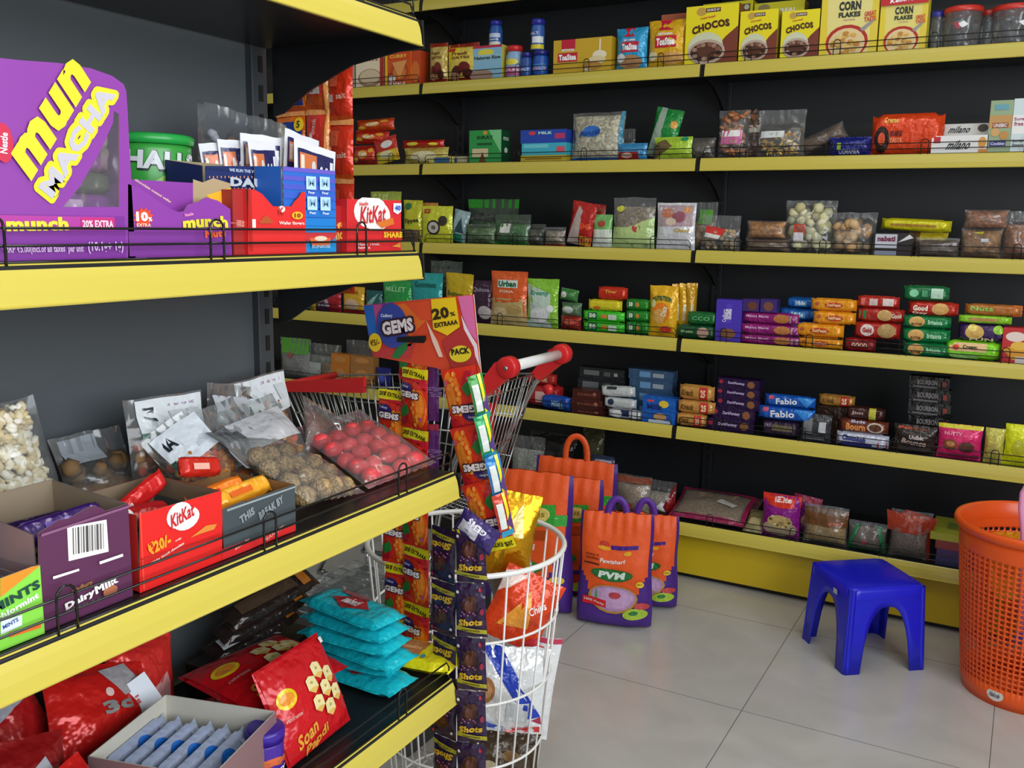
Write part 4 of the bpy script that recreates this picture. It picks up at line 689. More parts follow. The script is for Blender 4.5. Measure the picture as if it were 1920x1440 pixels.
C(6, .0, ('bag', 1668, 1748, 962, '', 'lentil_pouch', 'pouch', 'red-topped pouch of brown lentils with flared corners', [P_([(-.08, .55), (-.12, .97), (.3, .93), (.35, 1.02), (1.12, .9), (1, .55)], 'a83a24'), R_(.92, 0, 1, .6, '9a3020'), E_(.6, .82, .14, .09, 'b8543c')], dict(cont=('8a7464', 'fine'), fill=.62, ftop=.1, d=.055)))
CP = dict(d=.12, mk='foil')
C(6, .01, ('box', 1756, 1835, 1064, '2a7a5c', 'pasta_packet', 'packet', 'flat teal packet at the bottom of the stack beside the basket', [], dict(d=.2)),
  ('box', 1752, 1835, 1049, '3a3a70', 'pasta_packet', 'packet', 'flat dark blue packet second from the bottom beside the basket', [], dict(d=.2)),
  ('box', 1754, 1835, 1034, '4a3468', 'pasta_packet', 'packet', 'flat violet packet in the middle of the stack beside the basket', [], dict(d=.2)),
  ('box', 1752, 1836, 1018, '8a3a3a', 'pasta_packet', 'packet', 'flat red packet second from the top beside the basket', [], dict(d=.2)),
  ('box', 1742, 1838, 1004, 'a8ac3a', 'pasta_packet', 'packet', 'flat lime green packet topping the stack beside the basket', [], dict(d=.2, td=[R_(.3, .3, .7, .7, '7a8a3a')])))
# base deck behind the rice bags
rowg[7] = 'lowest'
C(7, .0, ('bag', 1146, 1216, 895, '', 'flour_pouch', 'pouch', 'brown-topped flour pouch standing right of the tall rice bag', [R_(0, .82, 1, .97, '8a4a34'), R_(.3, .2, .6, .35, 'c85a3a')], dict(cont=('b8a088', 'fine'), fill=.85, d=.08)))
C(7, .03, ('bag', 1196, 1262, 905, '', 'flour_pouch', 'pouch', 'crumpled clear pouch with a dark red back by the base end', [P_([(.6, 0), (1.0, 1), (1, 0)], '8a1c20'), R_(0, 0, 1, .2, '7a241c'), P_([(.5, .3), (.7, .5), (.8, .2)], 'd8dcdc')], dict(cont=('a89a8a', 'fine'), fill=.7, d=.08)))
C(7, .02, ('bag', 948, 1012, 822, '', 'rice_pouch', 'pouch', 'grey clear pouch with teal stripe behind the trolley', [R_(0, .1, .7, .35, '1c4a40')], dict(cont=('b8bcb4', 'fine'), fill=.8, d=.1)))
C(7, .15, ('pouch', 985, 1075, 815, '2a2828', 'pulse_pouch', 'pouch', 'black pouch behind the orange bag handle', [T_(.6, .4, .3, .1, 'DAL', 'aaa'), R_(.1, .6, .6, .7, '4a4848')], dict(d=.08)))
C(7, .12, ('pouch', 1085, 1126, 808, '4a4a30', 'pulse_pouch', 'pouch', 'dark olive pouch behind the orange bag handle', [], dict(d=.08)))
C(7, .0, ('pouch', 1100, 1145, 858, '2a3450', 'pulse_pouch', 'pouch', 'dark blue pouch right behind the tall rice bag', [R_(.2, .85, .9, .93, 'aab')], dict(d=.08)))
# ================================================================== near rack goods
def place(o, name, cat, lab, loc, pitch=0, roll=0, yaw=90, grp=None):
    tag(o, lab, cat, grp); o.location = loc; o.rotation_euler = (-radians(pitch), radians(roll), radians(yaw))
    if pitch or roll: settle(o, loc[2])
    return o
def GP(kind, name, cat, lab, tier, X, TL, TR, c, D=(), x=None, z=None, grp=None, **pl):
    """goods facing the aisle on a near-rack tier: X = front plane, TL/TR = pixels of the top corners"""
    x = x or {}; A = onX(*TL, X); B = onX(*TR, X); w_ = B.y-A.y; z0 = (deck(tier) if z is None else z)+.0008
    h_ = x.get('h') or (A.z+B.z)/2-z0; d_ = x.get('d') or (w_ if kind in ('jar', 'bottle', 'tub') else .06)
    o = make_pack(kind, name, w_, h_, d_, c, D, x)
    return place(o, name, cat, lab, (X, (A.y+B.y)/2, z0+x.get('dz', 0)), grp=grp or '%s on the near rack' % (name.replace('_', ' ')+'s'), **pl)
def pxuv(X, TL, BR, tier):
    """maps pixels measured on a face in plane X to its own (u, v)"""
    A = onX(*TL, X); B = onX(*BR, X); z0 = deck(tier)+.0008
    return (lambda px, py: ((onX(px, py, X).y-A.y)/(B.y-A.y), (onX(px, py, X).z-z0)/(A.z-z0)))

# ---- second tier: munch display box (arched front with a window)
X = -.93; A = onX(-70, 112, X); B = onX(237, 140, X); z0 = deck('B')+.0008; w_ = B.y-A.y; h_ = A.z-z0; d_ = .13
t = empty('chocolate_display_box', 'large purple display box with arched front and a clear window of wrappers', 'box', (X, (A.y+B.y)/2, z0), (0, 0, pi/2))
F = lambda px, py: ((onX(px, py, X).y-A.y)/w_, (onX(px, py, X).z-z0)/h_)
def S(u, v, e): return ((u-.5)*w_, -e, v*h_)
win = [F(*p) for p in ((214, 208), (223, 215), (223, 388), (118, 388), (150, 350), (190, 280), (212, 230))]
out = [(0, 0), (1, 0), F(237, 172), F(232, 158), F(210, 142), F(170, 128), F(110, 118), F(40, 113), (0, F(0, 113)[1])]
bm = bmesh.new(); m = MB()
def loop(P): 
    vs = [bm.verts.new(((u-.5)*w_, 0, v*h_)) for u, v in P]; return [bm.edges.new((vs[i], vs[(i+1) % len(vs)])) for i in range(len(vs))]
bmesh.ops.triangle_fill(bm, use_beauty=True, use_dissolve=False, edges=loop(out)+loop(win)); bm.verts.index_update()
vs = [v.co.copy() for v in bm.verts]; fs = [[v.index for v in f.verts] for f in bm.faces]; bm.free()
PUR = M('8a3a9e', 'card'); m.add(vs, fs, PUR); m.add([v+Vector((0, .0012, 0)) for v in vs], fs, M('9a8a70'))
hh = F(237, 172)[1]*h_
m.box(w_/2-.0015, w_/2, .001, d_, 0, hh*.93, PUR); m.box(-w_/2, -w_/2+.0015, .001, d_, 0, hh, PUR); m.box(-w_/2, w_/2, d_-.002, d_, 0, hh*.9, PUR); m.box(-w_/2, w_/2, .001, d_, 0, .0015, PUR)
def q(x0, y0, x1, y1, c): a = F(x0, y0); b = F(x1, y1); return R_(min(a[0], b[0]), min(a[1], b[1]), max(a[0], b[0]), max(a[1], b[1]), c)
def tx(px, py, wpx, hpx, s, c, rot=0, bold=1, arc=0, sh=0):
    u, v = F(px, py); return T_(u, v, F(px+wpx, py)[0]-F(px, py)[0], abs(F(px, py)[1]-F(px, py+hpx)[1]), s, c, rot, bold, arc, sh)
asp_ = w_/h_
D = [q(-70, 400, 237, 484, '7a2f92'), q(-70, 402, 215, 432, 'b03a9a'), q(-10, 408, 150, 432, 'b03a9a'), tx(70, 420, 110, 26, 'munch', 'e8e03a', 1, 2), q(150, 408, 214, 430, 'c42a78'), tx(182, 420, 56, 14, '20% EXTRA', 'f0d8e4'),
     tx(62, 468, 112, 18, '*MRP ₹5.00(incl.of all taxes', 'd8b8e4'), tx(140, 468, 28, 16, 'per unit', 'd8b8e4'), tx(196, 464, 64, 22, '(10.1g+ 1g)', 'dcc4e8', 0, 1),
     E_(*F(4, 268), .055, .1, 'c8284a'), tx(4, 268, 36, 15, 'Nestle', 'f0e0e8', 84, 1)]
def tl(p0, p1, hpx, s, c, bold=2, sh=0, hk=1):
    a = F(*p0); b = F(*p1); dx = (b[0]-a[0])*w_; dy = (b[1]-a[1])*h_; L = sqrt(dx*dx+dy*dy)
    hh_ = abs(F(0, 200)[1]-F(0, 200+hpx)[1])
    return T_((a[0]+b[0])/2, (a[1]+b[1])/2, L/w_, hh_, s, c, math.degrees(atan2(dy, dx)), bold, 0, sh)
D += [tl((36, 314), (150, 128), 64, 'mun', 'f0e62c', 2, .3)]
m.decals(S, D, asp=asp_)
# yellow halo with silver letters
for k in range(14):
    dx, dy = 7*cos(k*.449), 9*sin(k*.449)
    m.decals(lambda u, v, e: S(u, v, e+.0004+k*.00006), [tl((82+dx, 362+dy), (203+dx, 166+dy), 40, 'MACHA', 'f0e62c')], asp=asp_)
m.decals(lambda u, v, e: S(u, v, e+.0016), [tl((82, 362), (203, 166), 38, 'MACHA', 'c4c0cc', 2)], 'gloss', asp=asp_)
m.build('carton', t)
m = MB(); m.add([(a[0]*w_-w_/2, .0006, a[1]*h_) for a in win], [tuple(range(len(win)))], M('f2f4f6', 'clear')); m.build('clear_window', t)
for k in range(6):
    o = make_pack('sleeve', 'chocolate_bar', .09, .024, .02, ('7a3a8a', '5a5c50', '8a4a8a', 'b8a0a8', '6a6a64', 'c8a4b8')[k], [R_(.2, .3, .5, .7, ('c8a4c8', '8a8c80', 'd8b060')[k % 3])])
    place(o, '', 'chocolate bar', 'chocolate bar wrapper behind the clear window, %s from the bottom' % ('first', 'second', 'third', 'fourth', 'fifth', 'topmost')[k], (X-.02, .708, z0+.052+k*.0245), 0, 0, 90, 'chocolate bars in the purple display box')
m = MB(); m.rbox(X-.10, X-.006, .63, .752, z0+.0016, z0+.051, M('5a3468'), .003); tag(m.build('inner_tray'), 'dark violet tray under the wrappers in the purple display box', 'tray')

# ---- purple torn box (nuts)
def carton(name, lab, cat, tier, X, pts_front, d_, c, D, inner='8a7860', hb=None, side=None, floor_=True, sidep=None, yaw=90, sd=()):
    """open carton; pts_front = front outline (pixels, starting bottom left, bottom right, then the top edge right to left)"""
    P = [onX(px, py, X) for px, py in pts_front]; z0 = deck(tier)+.0008
    y0 = min(p.y for p in P); y1 = max(p.y for p in P); w_ = y1-y0; h_ = max(p.z for p in P)-z0; hb = hb or h_
    t = MB(); F = lambda px, py: ((onX(px, py, X).y-y0)/w_, (onX(px, py, X).z-z0)/h_)
    def S(u, v, e): return ((u-.5)*w_, -e, v*h_)
    L = [(-w_/2, 0, 0), (w_/2, 0, 0)]+[((p.y-y0)-w_/2, 0, max(p.z-z0, .01)) for p in P[2:]]
    n = len(L); t.add(L, [tuple(range(n))], M(c)); t.add([(a, .0012, b) for a, _, b in L], [tuple(range(n))[::-1]], M(inner))
    for sx in (-1, 1):
        x0 = sx*w_/2; hh = sidep or hb
        f0 = L[-1][2] if sx < 0 else L[2][2]
        q = [(x0, 0, 0), (x0, d_, 0), (x0, d_, hb), (x0, 0, f0)]
        t.add(q, [(0, 1, 2, 3)], M(side or c)); t.add([(a-sx*.0012, b, cc) for a, b, cc in q], [(0, 1, 2, 3)], M(inner))
    t.box(-w_/2, w_/2, d_-.0012, d_, 0, hb, M(inner)); t.add([(-w_/2, d_+.0003, 0), (w_/2, d_+.0003, 0), (w_/2, d_+.0003, hb), (-w_/2, d_+.0003, hb)], [(0, 1, 2, 3)], M(c))
    t.box(-w_/2, w_/2, 0.001, d_, 0, .0012, M(inner))
    D = D(F) if callable(D) else D
    t.decals(S, D, asp=w_/h_)
    if sd: t.decals(lambda u, v, e: (-w_/2-e, d_*(1-u), v*hb), sd, asp=d_/hb)
    o = t.build(name); place(o, name, cat, lab, (X, (y0+y1)/2, z0), 0, 0, yaw, 'open display cartons on the near rack')
    return o, w_, h_, z0, (y0+y1)/2
def qf(F, x0, y0, x1, y1, c): a = F(x0, y0); b = F(x1, y1); return R_(min(a[0], b[0]), min(a[1], b[1]), max(a[0], b[0]), max(a[1], b[1]), c)
def tf(F, px, py, wpx, hpx, s, c, rot=0, bold=1, arc=0, sh=0):
    u, v = F(px, py); return T_(u, v, F(px+wpx, py)[0]-u, abs(v-F(px, py+hpx)[1]), s, c, rot, bold, arc, sh)
def pf(F, pts, c): return P_([F(*p) for p in pts], c)
def burst(F, cx, cy, r, c, n=12): return P_([F(cx+r*(1 if i % 2 else .7)*cos(i*pi/n), cy+r*(1 if i % 2 else .7)*sin(i*pi/n)) for i in range(2*n)], c)
carton('chocolate_carton', 'purple open carton with torn top edge and an orange star burst', 'carton', 'B', -.93,
       [(240, 478), (432, 474), (432, 392), (408, 376), (386, 370), (372, 378), (352, 384), (345, 396), (336, 398), (320, 392), (290, 372), (262, 352), (240, 345)], .12, '8a3aa0',
       lambda F: [qf(F, 240, 434, 432, 476, '7a3490'), burst(F, 268, 408, 20, 'e04a2a'), tf(F, 265, 406, 22, 18, '10', 'fff', 0, 2), tf(F, 280, 411, 7, 8, '%', 'fff'), tf(F, 268, 422, 26, 6, 'EXTRA', 'f4d0c0'),
                  tf(F, 384, 415, 80, 22, 'munch', 'e6d83a', 2, 2, .15), tf(F, 402, 438, 38, 14, 'Nuts', 'e8603a', 3, 2), tf(F, 352, 402, 16, 6, 'Nestle', 'f0a0c0', 10), tf(F, 285, 358, 70, 5, 'chocolate coated wafer', 'd8b8a0', -26)],
       hb=.088)
# cardboard flaps behind the torn edge
m = MB(); Fv = lambda px, py: onX(px, py, -.95)
L = [Fv(*p) for p in ((240, 460), (362, 460), (362, 343), (240, 336))]; m.add(L, [(0, 1, 2, 3)], M('8a3aa0'))
L = [Fv(*p) for p in ((362, 460), (432, 460), (432, 344), (400, 334), (380, 342), (362, 336))]; m.add(L, [tuple(range(6))], M('b09a78'))
L = [Fv(*p)+Vector((.0008, 0, 0)) for p in ((432, 352), (432, 402), (385, 366))]; m.add(L, [(0, 1, 2)], M('e8b02a'))
L = [Vector((v[0]-.001, v[1], v[2])) for v in m.v[:4]]; m.add(L, [(3, 2, 1, 0)], M('a08a68'))
m.build('torn_flap', None); o = bpy.data.objects['torn_flap']; par = [q for q in bpy.data.objects if q.name.startswith('chocolate_carton')][0]
bpy.context.view_layer.update(); o.parent = par; o.matrix_parent_inverse = par.matrix_basis.inverted()
# mint candy jar behind
j = make_pack('jar', 'candy_jar', .115, .165, .115, '3aa040', [T_(.5, 1.02, .62, .24, 'HALLS', '1c2a2c', -3, 2), T_(.492, 1.03, .6, .21, 'HALLS', 'd8dce0', -3, 2), P_([(.1, .5), (.95, .5), (.95, .8), (.5, .88)], '8ac04a')], dict(lid='2aa84a', lidh=.09, neck=.985))
place(j, '', 'jar', 'green candy jar with green lid standing behind the torn purple carton', (-1.06, .925, deck('B')+.001), 0, 0, 70)
# clear bag of foil-wrapped toffees
b = make_pack('bag', 'candy_bag', .17, .20, .07, '', [], dict(cont=('2a2430', 'lump'), fill=.78, ftop=.12, lr=.011, ln=110, lc=['2a2230', '5a3a8a', '1c1a20', 'c87a3a', 'e8e4e8', '3a2a4a', '8a8a90'], tint='e0e4e8'))
place(b, '', 'bag', 'clear bag of dark foil toffees leaning behind the blue carton', (-1.09, 1.12, deck('B')+.012), 6, 8, 80)
# sachets in the blue and navy cartons
SAD = [R_(.07, .0, .93, .93, '26285c'), R_(.1, .72, .5, .9, 'd8784a'), R_(.12, .74, .2, .88, 'f0e0d0'), E_(.42, .8, .05, .05, 'ddd'), T_(.7, .76, .3, .12, 'Coffee', 'dfe0f0'), R_(.82, .72, .9, .88, 'e8e8f0'), R_(.12, .5, .3, .66, '8a5a4a')]
for i, (px, py, X_, rl, yw) in enumerate(((412, 268, -1.045, -6, 60), (436, 262, -1.035, -3, 68), (466, 252, -1.02, 3, 62), (488, 266, -1.0, -2, 82), (535, 252, -.99, 10, 88), (570, 275, -.965, 7, 92))):
    p = onX(px, py, X_); o = make_pack('pouch', 'coffee_sachet', (.05, .05, .065, .05, .075, .1)[i], .17, .006, 'e8e8ee', SAD, dict(mk='card', fin=.02, nu=8, nv=8))
    place(o, '', 'sachet', 'white-bordered navy sachet, %s of the row in the cartons' % ('leftmost', 'second from left', 'third from left', 'fourth from left', 'second from right', 'rightmost')[i], (X_, p.y+.02, p.z-.17), 3, rl, yw, 'sachets in the blue cartons')
# navy carton and blue carton
def navy(F): return [qf(F, 385, 318, 541, 326, '1c2a5a'), tf(F, 462, 321, 62, 6, 'WE RUN THE WORLD', 'c8d0e8')]+[E_(*F(x_, 332), .006, .012, 'e8a06a') for x_ in range(392, 504, 7)]+[E_(*F(x_, 354), .006, .012, 'e8a06a') for x_ in range(392, 504, 7)]+[tf(F, 465, 343, 76, 17, 'DAUII', 'c0c4cc', 0, 2), qf(F, 519, 322, 530, 335, 'c8d0c8'), E_(*F(524, 328), .012, .025, '1c5a3a')]
carton('sachet_carton', 'navy carton with a dotted marquee sign behind the red open carton', 'carton', 'B', -.985, [(385, 470), (541, 468), (541, 312), (385, 311)], .07, '1c2c64', navy, inner='a89878')
def blue(F):
    D = [qf(F, 530, 312+i*16, 628, 328+i*16, c) for i, c in enumerate(('6a5ac4', '5a58c4', '4a5ac6', '3a60c8', '2a6acc', '2074cc', '1c7ed0', '1c86d0', '1c8cd2', '1c90d4'))]
    for x0, y0 in ((571, 330), (596, 331), (572, 368), (596, 369)): D += [qf(F, x0, y0, x0+19, y0+26, 'b8dcf0'), tf(F, x0+10, y0+12, 12, 14, '▪' if 0 else 'M', '8ab4d8'), tf(F, x0+10, y0+31, 12, 5, 'Pour', 'dfe8f4')]
    return D+[pf(F, [(563, 436), (628, 436), (620, 450), (596, 446), (570, 452)], 'c8343a'), pf(F, [(575, 446), (615, 446), (612, 462), (580, 462)], 'e06a3a'), E_(*F(596, 447), .12, .03, 'e8d0b8'), tf(F, 596, 462, 34, 6, 'SUNRISE', '9ad0f0')]
carton('sachet_carton', 'violet to blue open carton with four pale squares', 'carton', 'B', -.932, [(530, 471), (628, 470), (628, 322), (600, 318), (530, 312)], .05, '2a6acc', blue, inner='a89878')
carton('wafer_carton', 'red open carton with a V torn into its front', 'carton', 'B', -.926, [(465, 472), (570, 470), (572, 360), (566, 360), (560, 370), (552, 378), (546, 387), (512, 387), (504, 378), (492, 364), (480, 357), (465, 354)], .1, 'e02a2a',
       lambda F: [qf(F, 465, 355, 474, 471, 'b82420'), qf(F, 472, 411, 479, 427, 'f0e4dc'), pf(F, [(484, 416), (498, 403), (512, 416), (508, 419), (486, 419)], 'b8522a'), E_(*F(527, 392), .06, .05, 'f0d8d4'), tf(F, 526, 396, 10, 14, 'K', 'c02a2a'), E_(*F(556, 404), .1, .06, 'e8b82a'), tf(F, 556, 404, 12, 8, '10', 'a03a1c', 0, 2), tf(F, 545, 419, 46, 8, 'Wafer fingers', 'f4dcd4'), qf(F, 474, 430, 570, 431, 'b82420')], inner='6a5442', sidep=.08)
GP('box', 'wafer_box', 'box', 'dark red narrow box squeezed left of the V-torn red carton', 'B', -.932, (433, 357), (464, 355), 'a8282a', [T_(.5, .5, .3, .5, 'wafer', 'd88a7a', 90), R_(.0, 0, .05, 1, '7a1c1c')], dict(d=.1))
GP('box', 'coffee_box', 'box', 'dark red box with gold writing right of the blue carton', 'B', -.94, (629, 385), (650, 387), 'a81f24', [T_(.5, .6, .9, .12, 'fe', 'e0a84a', 5, 2), T_(.45, .38, 1.0, .16, 'non', 'e0a84a', 3, 2), R_(0, 0, 1, .25, '7a1a1f')], dict(d=.07))
def kk(F): return [E_(*F(695, 397), .3, .31, 'f2e8e8'), E_(*F(705, 405), .26, .28, 'f2e8e8'), tf(F, 699, 402, 46, 32, 'KitKat', 'c8282c', 4, 1, 0, .2), tf(F, 681, 382, 16, 8, 'Nestle', 'e05a5a', 5), pf(F, [(703, 418), (735, 408), (738, 420), (715, 428)], 'd8742a'), pf(F, [(736, 381), (751, 381), (751, 396), (744, 402), (736, 397)], 'dfe4f4'), tf(F, 744, 390, 11, 10, '40', '3a5ac0', 0, 2),
                   tf(F, 735, 440, 34, 11, 'SHARE', 'f0c02a', 0, 2), tf(F, 678, 458, 18, 5, 'Have', 'f0d8d4'), tf(F, 700, 458, 18, 5, 'a break,', 'f0d8d4'), tf(F, 680, 464, 22, 5, 'have a', 'f0d8d4'), pf(F, [(732, 462), (748, 454), (748, 464)], 'e0903a'), qf(F, 652, 448, 752, 449, 'b82420')]
carton('wafer_carton', 'red carton with a white oval at the aisle end of the tier', 'carton', 'B', -.93, [(650, 471), (752, 468), (752, 376), (650, 373)], .08, 'd8262c', kk, inner='8a3a2c')

# ---- hanging orange snack strips beyond the end bracket
Y_ = 1.385
t = empty('snack_strip', 'hanging strips of orange and red snack packets at the rack end', 'snack strip', (-1.19, Y_, 1.57))
cols = ((-1.253, .072, 'e8741c'), (-1.188, .06, 'e4602a'), (-1.135, .055, 'd8381f'))
for ci, (xc, wd, col) in enumerate(cols):
    for r in range(4):
        zt = 1.60-r*.105-(ci == 2)*.02; D = [R_(0, .9, 1, 1, 'f0a060'), R_(0, 0, 1, .08, 'c8501c')]
        if ci == 0: D += [R_(.3, .1, .95, .8, '1c3a8c'), P_([(.1, .1), (.4, .1), (.5, .7), (.2, .8)], 'd8d0a0'), T_(.62, .4, .5, .22, 'tricks', 'e0e8f4', 85, 1), E_(.85, .75, .14, .12, 'e8c02a'), T_(.85, .75, .1, .12, '5', '3a4a1c')]
        elif ci == 1: D += [R_(.15, .25, .8, .9, 'd83a34'), R_(.2, .27, .7, .42, 'dfd8d4')]+barcode(.22, .28, .68, .4)[1:8]+[T_(.45, .7, .5, .1, 'Snack', 'f0b0a0', 85), R_(.3, .5, .42, .58, 'e4e4d8'), P_([(.82, 0), (1, 0), (1, 1), (.9, 1)], 'f0a05a')]
        else: D += [R_(.0, .55, .5, .8, 'e8603a'), R_(.1, .3, .3, .42, 'dcd4cc'), T_(.65, .4, .4, .1, 'salt', 'f0b8a0', 5)]
        o = make_pack('pouch', 'snack_packet', wd, .108, .02, col, D, dict(nu=10, nv=12)); o.parent = t
        o.location = (xc+1.19, 0, zt-.108-1.57); o.rotation_euler = (0, radians((ci-1)*1.2), 0)
# ---- third tier cartons
XC = -.852
def dm(F): return [pf(F, [(125, 988), (199, 974), (203, 1034), (128, 1052)], 'f2f0ee')]+[pf(F, [(x_, 990-(x_-133)*.18), (x_+w2, 990-(x_+w2-133)*.18), (x_+w2+1, 1040-(x_-133)*.22), (x_+1, 1040-(x_-133)*.22)], '4a4444') for x_, w2 in ((135, 2), (140, 1), (144, 3), (150, 1), (154, 2), (159, 4), (165, 1), (169, 2), (174, 1), (178, 3), (184, 2), (189, 1))]+[
    pf(F, [(95, 1080), (144, 1065), (145, 1069), (96, 1085)], 'f2f0ee'), pf(F, [(182, 1052), (226, 1037), (227, 1042), (183, 1057)], 'f2f0ee'), tf(F, 150, 1099, 38, 11, 'Cadbury', 'b8803a', 6, 1, 0, .3), tf(F, 146, 1123, 56, 17, 'Dairy', 'f0ece8', 9, 2), tf(F, 195, 1094, 44, 15, 'Milk', 'f0ece8', 9, 2), E_(*F(202, 1106), .08, .05, 'b06a4a'),
    pf(F, [(72, 1000), (240, 945), (240, 949), (72, 1005)], '8a5a7c')]
carton('chocolate_carton', 'tall plum open carton with a white barcode panel', 'carton', 'C', XC, [(75, 1185), (240, 1130), (240, 944), (200, 958), (180, 948), (165, 952), (130, 972), (110, 975), (72, 1000)], .13, '5c2c50', dm, inner='8a7a66', side='8a7c84', sd=[R_(.1, .1, .9, .6, '7a6c76')]+[R_(.15, .15+i*.07, .85, .165+i*.07, '9a8c94') for i in range(6)])
def kk2(F): return [qf(F, 262, 930, 268, 1106, 'e84a3a'), E_(*F(336, 966), .15, .17, 'f2e8e8'), E_(*F(348, 972), .16, .15, 'f2e8e8'), tf(F, 341, 966, 44, 26, 'KitKat', 'c8282c', 12, 1, 0, .2), pf(F, [(355, 1008), (385, 985), (405, 982), (400, 992), (375, 1000)], 'e08a3a'), tf(F, 297, 1020, 42, 24, '₹20/-', 'f0a02a', 8, 2), tf(F, 332, 1011, 12, 5, 'only', 'f4d8d0', 8), tf(F, 312, 1036, 62, 5, 'Wafer biscuit chocolate', 'f4d8d0', 12), pf(F, [(262, 1047), (413, 1002), (413, 1004), (262, 1050)], 'b82420')]
carton('wafer_carton', 'bright red open carton with white oval between plum and grey cartons', 'carton', 'C', XC, [(262, 1108), (415, 1063), (415, 920), (262, 964)], .12, 'e2221f', kk2, inner='7c6c58', side='c02422', sd=[T_(.5, .5, .5, .2, '27.5g', 'e8b0a8', 0)])
def sn(F): return [pf(F, [(415, 1030), (553, 982), (553, 1010), (415, 1060)], 'd82a2c'), pf(F, [(425, 955), (553, 911), (553, 914), (425, 959)], '9aa4a8'), tf(F, 462, 966, 28, 16, 'THIS', '8a9498', 16, 2), tf(F, 507, 951, 46, 16, 'BREAK BY', '8a9498', 16, 2), tf(F, 512, 1000, 38, 7, 'PEANUTS', 'f0a090', 14), tf(F, 452, 1020, 28, 7, 'satisfy', 'f0a090', 14)]
carton('chocolate_carton', 'dark grey open carton with a red lower band', 'carton', 'C', XC, [(417, 1060), (553, 1010), (553, 908), (468, 937), (462, 943), (458, 938), (417, 956)], .12, '454e52', sn, inner='8a6a44')
def mi(F): return [pf(F, [(0, 1085), (60, 1062), (75, 1060), (0, 1120)], 'f0902a'), tf(F, 30, 1118, 90, 18, 'MINTS', '1c4a3c', 12, 2), tf(F, 32, 1137, 80, 12, 'chlormint', 'e8f4e0', 12, 2), pf(F, [(0, 1165), (40, 1152), (40, 1172), (0, 1190)], 'dfe8f0'), tf(F, 18, 1168, 30, 8, 'MINTS', '3a5aa0', 10), pf(F, [(16, 1185), (75, 1168), (75, 1176), (16, 1195)], 'e8702a')]
carton('mint_carton', 'lime green open mint carton at the left picture edge', 'carton', 'C', XC+.004, [(-60, 1235), (73, 1175), (75, 1060), (60, 1063), (0, 1085), (-60, 1105)], .1, '8ada4a', mi, inner='a8a090')
# bars inside cartons
def bars(spec):
    for (lab, c, D, x, y, z, w2, h2, d2, pt, rl, yw, grp) in spec:
        o = make_pack('sleeve', 'chocolate_bar', w2, h2, d2, c, D); place(o, '', 'chocolate bar', lab, (x, y, z), pt, rl, yw, grp)
zc = deck('C')
bars([('dark violet foil bar lying near the rim of the plum carton, front one', '3a1c6a', [R_(.3, .3, .6, .6, '6a4ac0')], -.885, .62, zc+.072, .10, .03, .02, 40, -4, 84, 'bars in the plum carton'),
      ('dark violet foil bar lying near the rim of the plum carton, rear one', '2a1848', [R_(.3, .3, .6, .6, '4a3a8a')], -.92, .615, zc+.066, .10, .03, .02, 60, 3, 95, 'bars in the plum carton'),
      ('red wafer bar standing tilted against the red carton back', 'c8201f', [R_(.1, .3, .4, .7, 'e8d0cc')], -.93, .755, zc+.046, .10, .026, .016, 10, -24, 92, 'bars in the red carton'),
      ('red and white wafer bar lying at the front of the red carton', 'a81c20', [E_(.3, .5, .15, .4, 'dcd0d0'), T_(.3, .5, .2, .4, 'Kat', 'a02028')], -.885, .715, zc+.058, .10, .03, .018, 55, 2, 86, 'bars in the red carton'),
      ('dull red wafer bar lying behind in the red carton', '7a1a1c', [], -.915, .72, zc+.047, .10, .028, .018, 60, 0, 92, 'bars in the red carton'),
      ('orange bar at the left of the grey carton', 'e87a1c', [R_(.1, .3, .5, .7, 'c83a1c')], -.89, .85, zc+.047, .09, .03, .022, 30, -6, 88, 'bars in the grey carton'),
      ('yellow bar along the front edge of the grey carton', 'f0a82a', [R_(.2, .3, .6, .6, 'd8601c')], -.88, .885, zc+.047, .10, .028, .02, 40, -2, 92, 'bars in the grey carton'),
      ('red bar at the back of the grey carton', 'c8281c', [R_(.2, .3, .6, .6, 'e8b0a0')], -.935, .86, zc+.075, .07, .028, .02, 20, 12, 92, 'bars in the grey carton'),
      ('orange mint packet standing in the lime carton', 'e88a1c', [R_(.3, .3, .6, .6, 'c85a1c')], -.9, .5, zc+.05, .09, .05, .02, 20, -8, 90, 'packets in the lime carton')])
for lab, y0_, y1_, zt, cc, nm in (('heap of dark bars filling the plum carton', .566, .662, .062, '2c1c34', 'chocolate_heap'), ('heap of red wrappers filling the red carton', .688, .802, .046, '6c1c1c', 'wrapper_heap'), ('heap of orange wrappers filling the grey carton', .81, .93, .044, 'a85a1c', 'wrapper_heap')):
    m = MB(); yc = (y0_+y1_)/2; m.grid(lambda u, v: (-.858-v*.105, y0_+u*(y1_-y0_), zc+zt+.007*nz(u*6, v*6, y0_)), 14, 12, M(cc, 'foil')); 
    m.box(-.962, -.858, y0_, y1_, zc+.003, zc+zt-.008, M(cc, 'foil')); o = m.build(nm); tag(o, lab, 'wrappers'); o['kind'] = 'stuff'
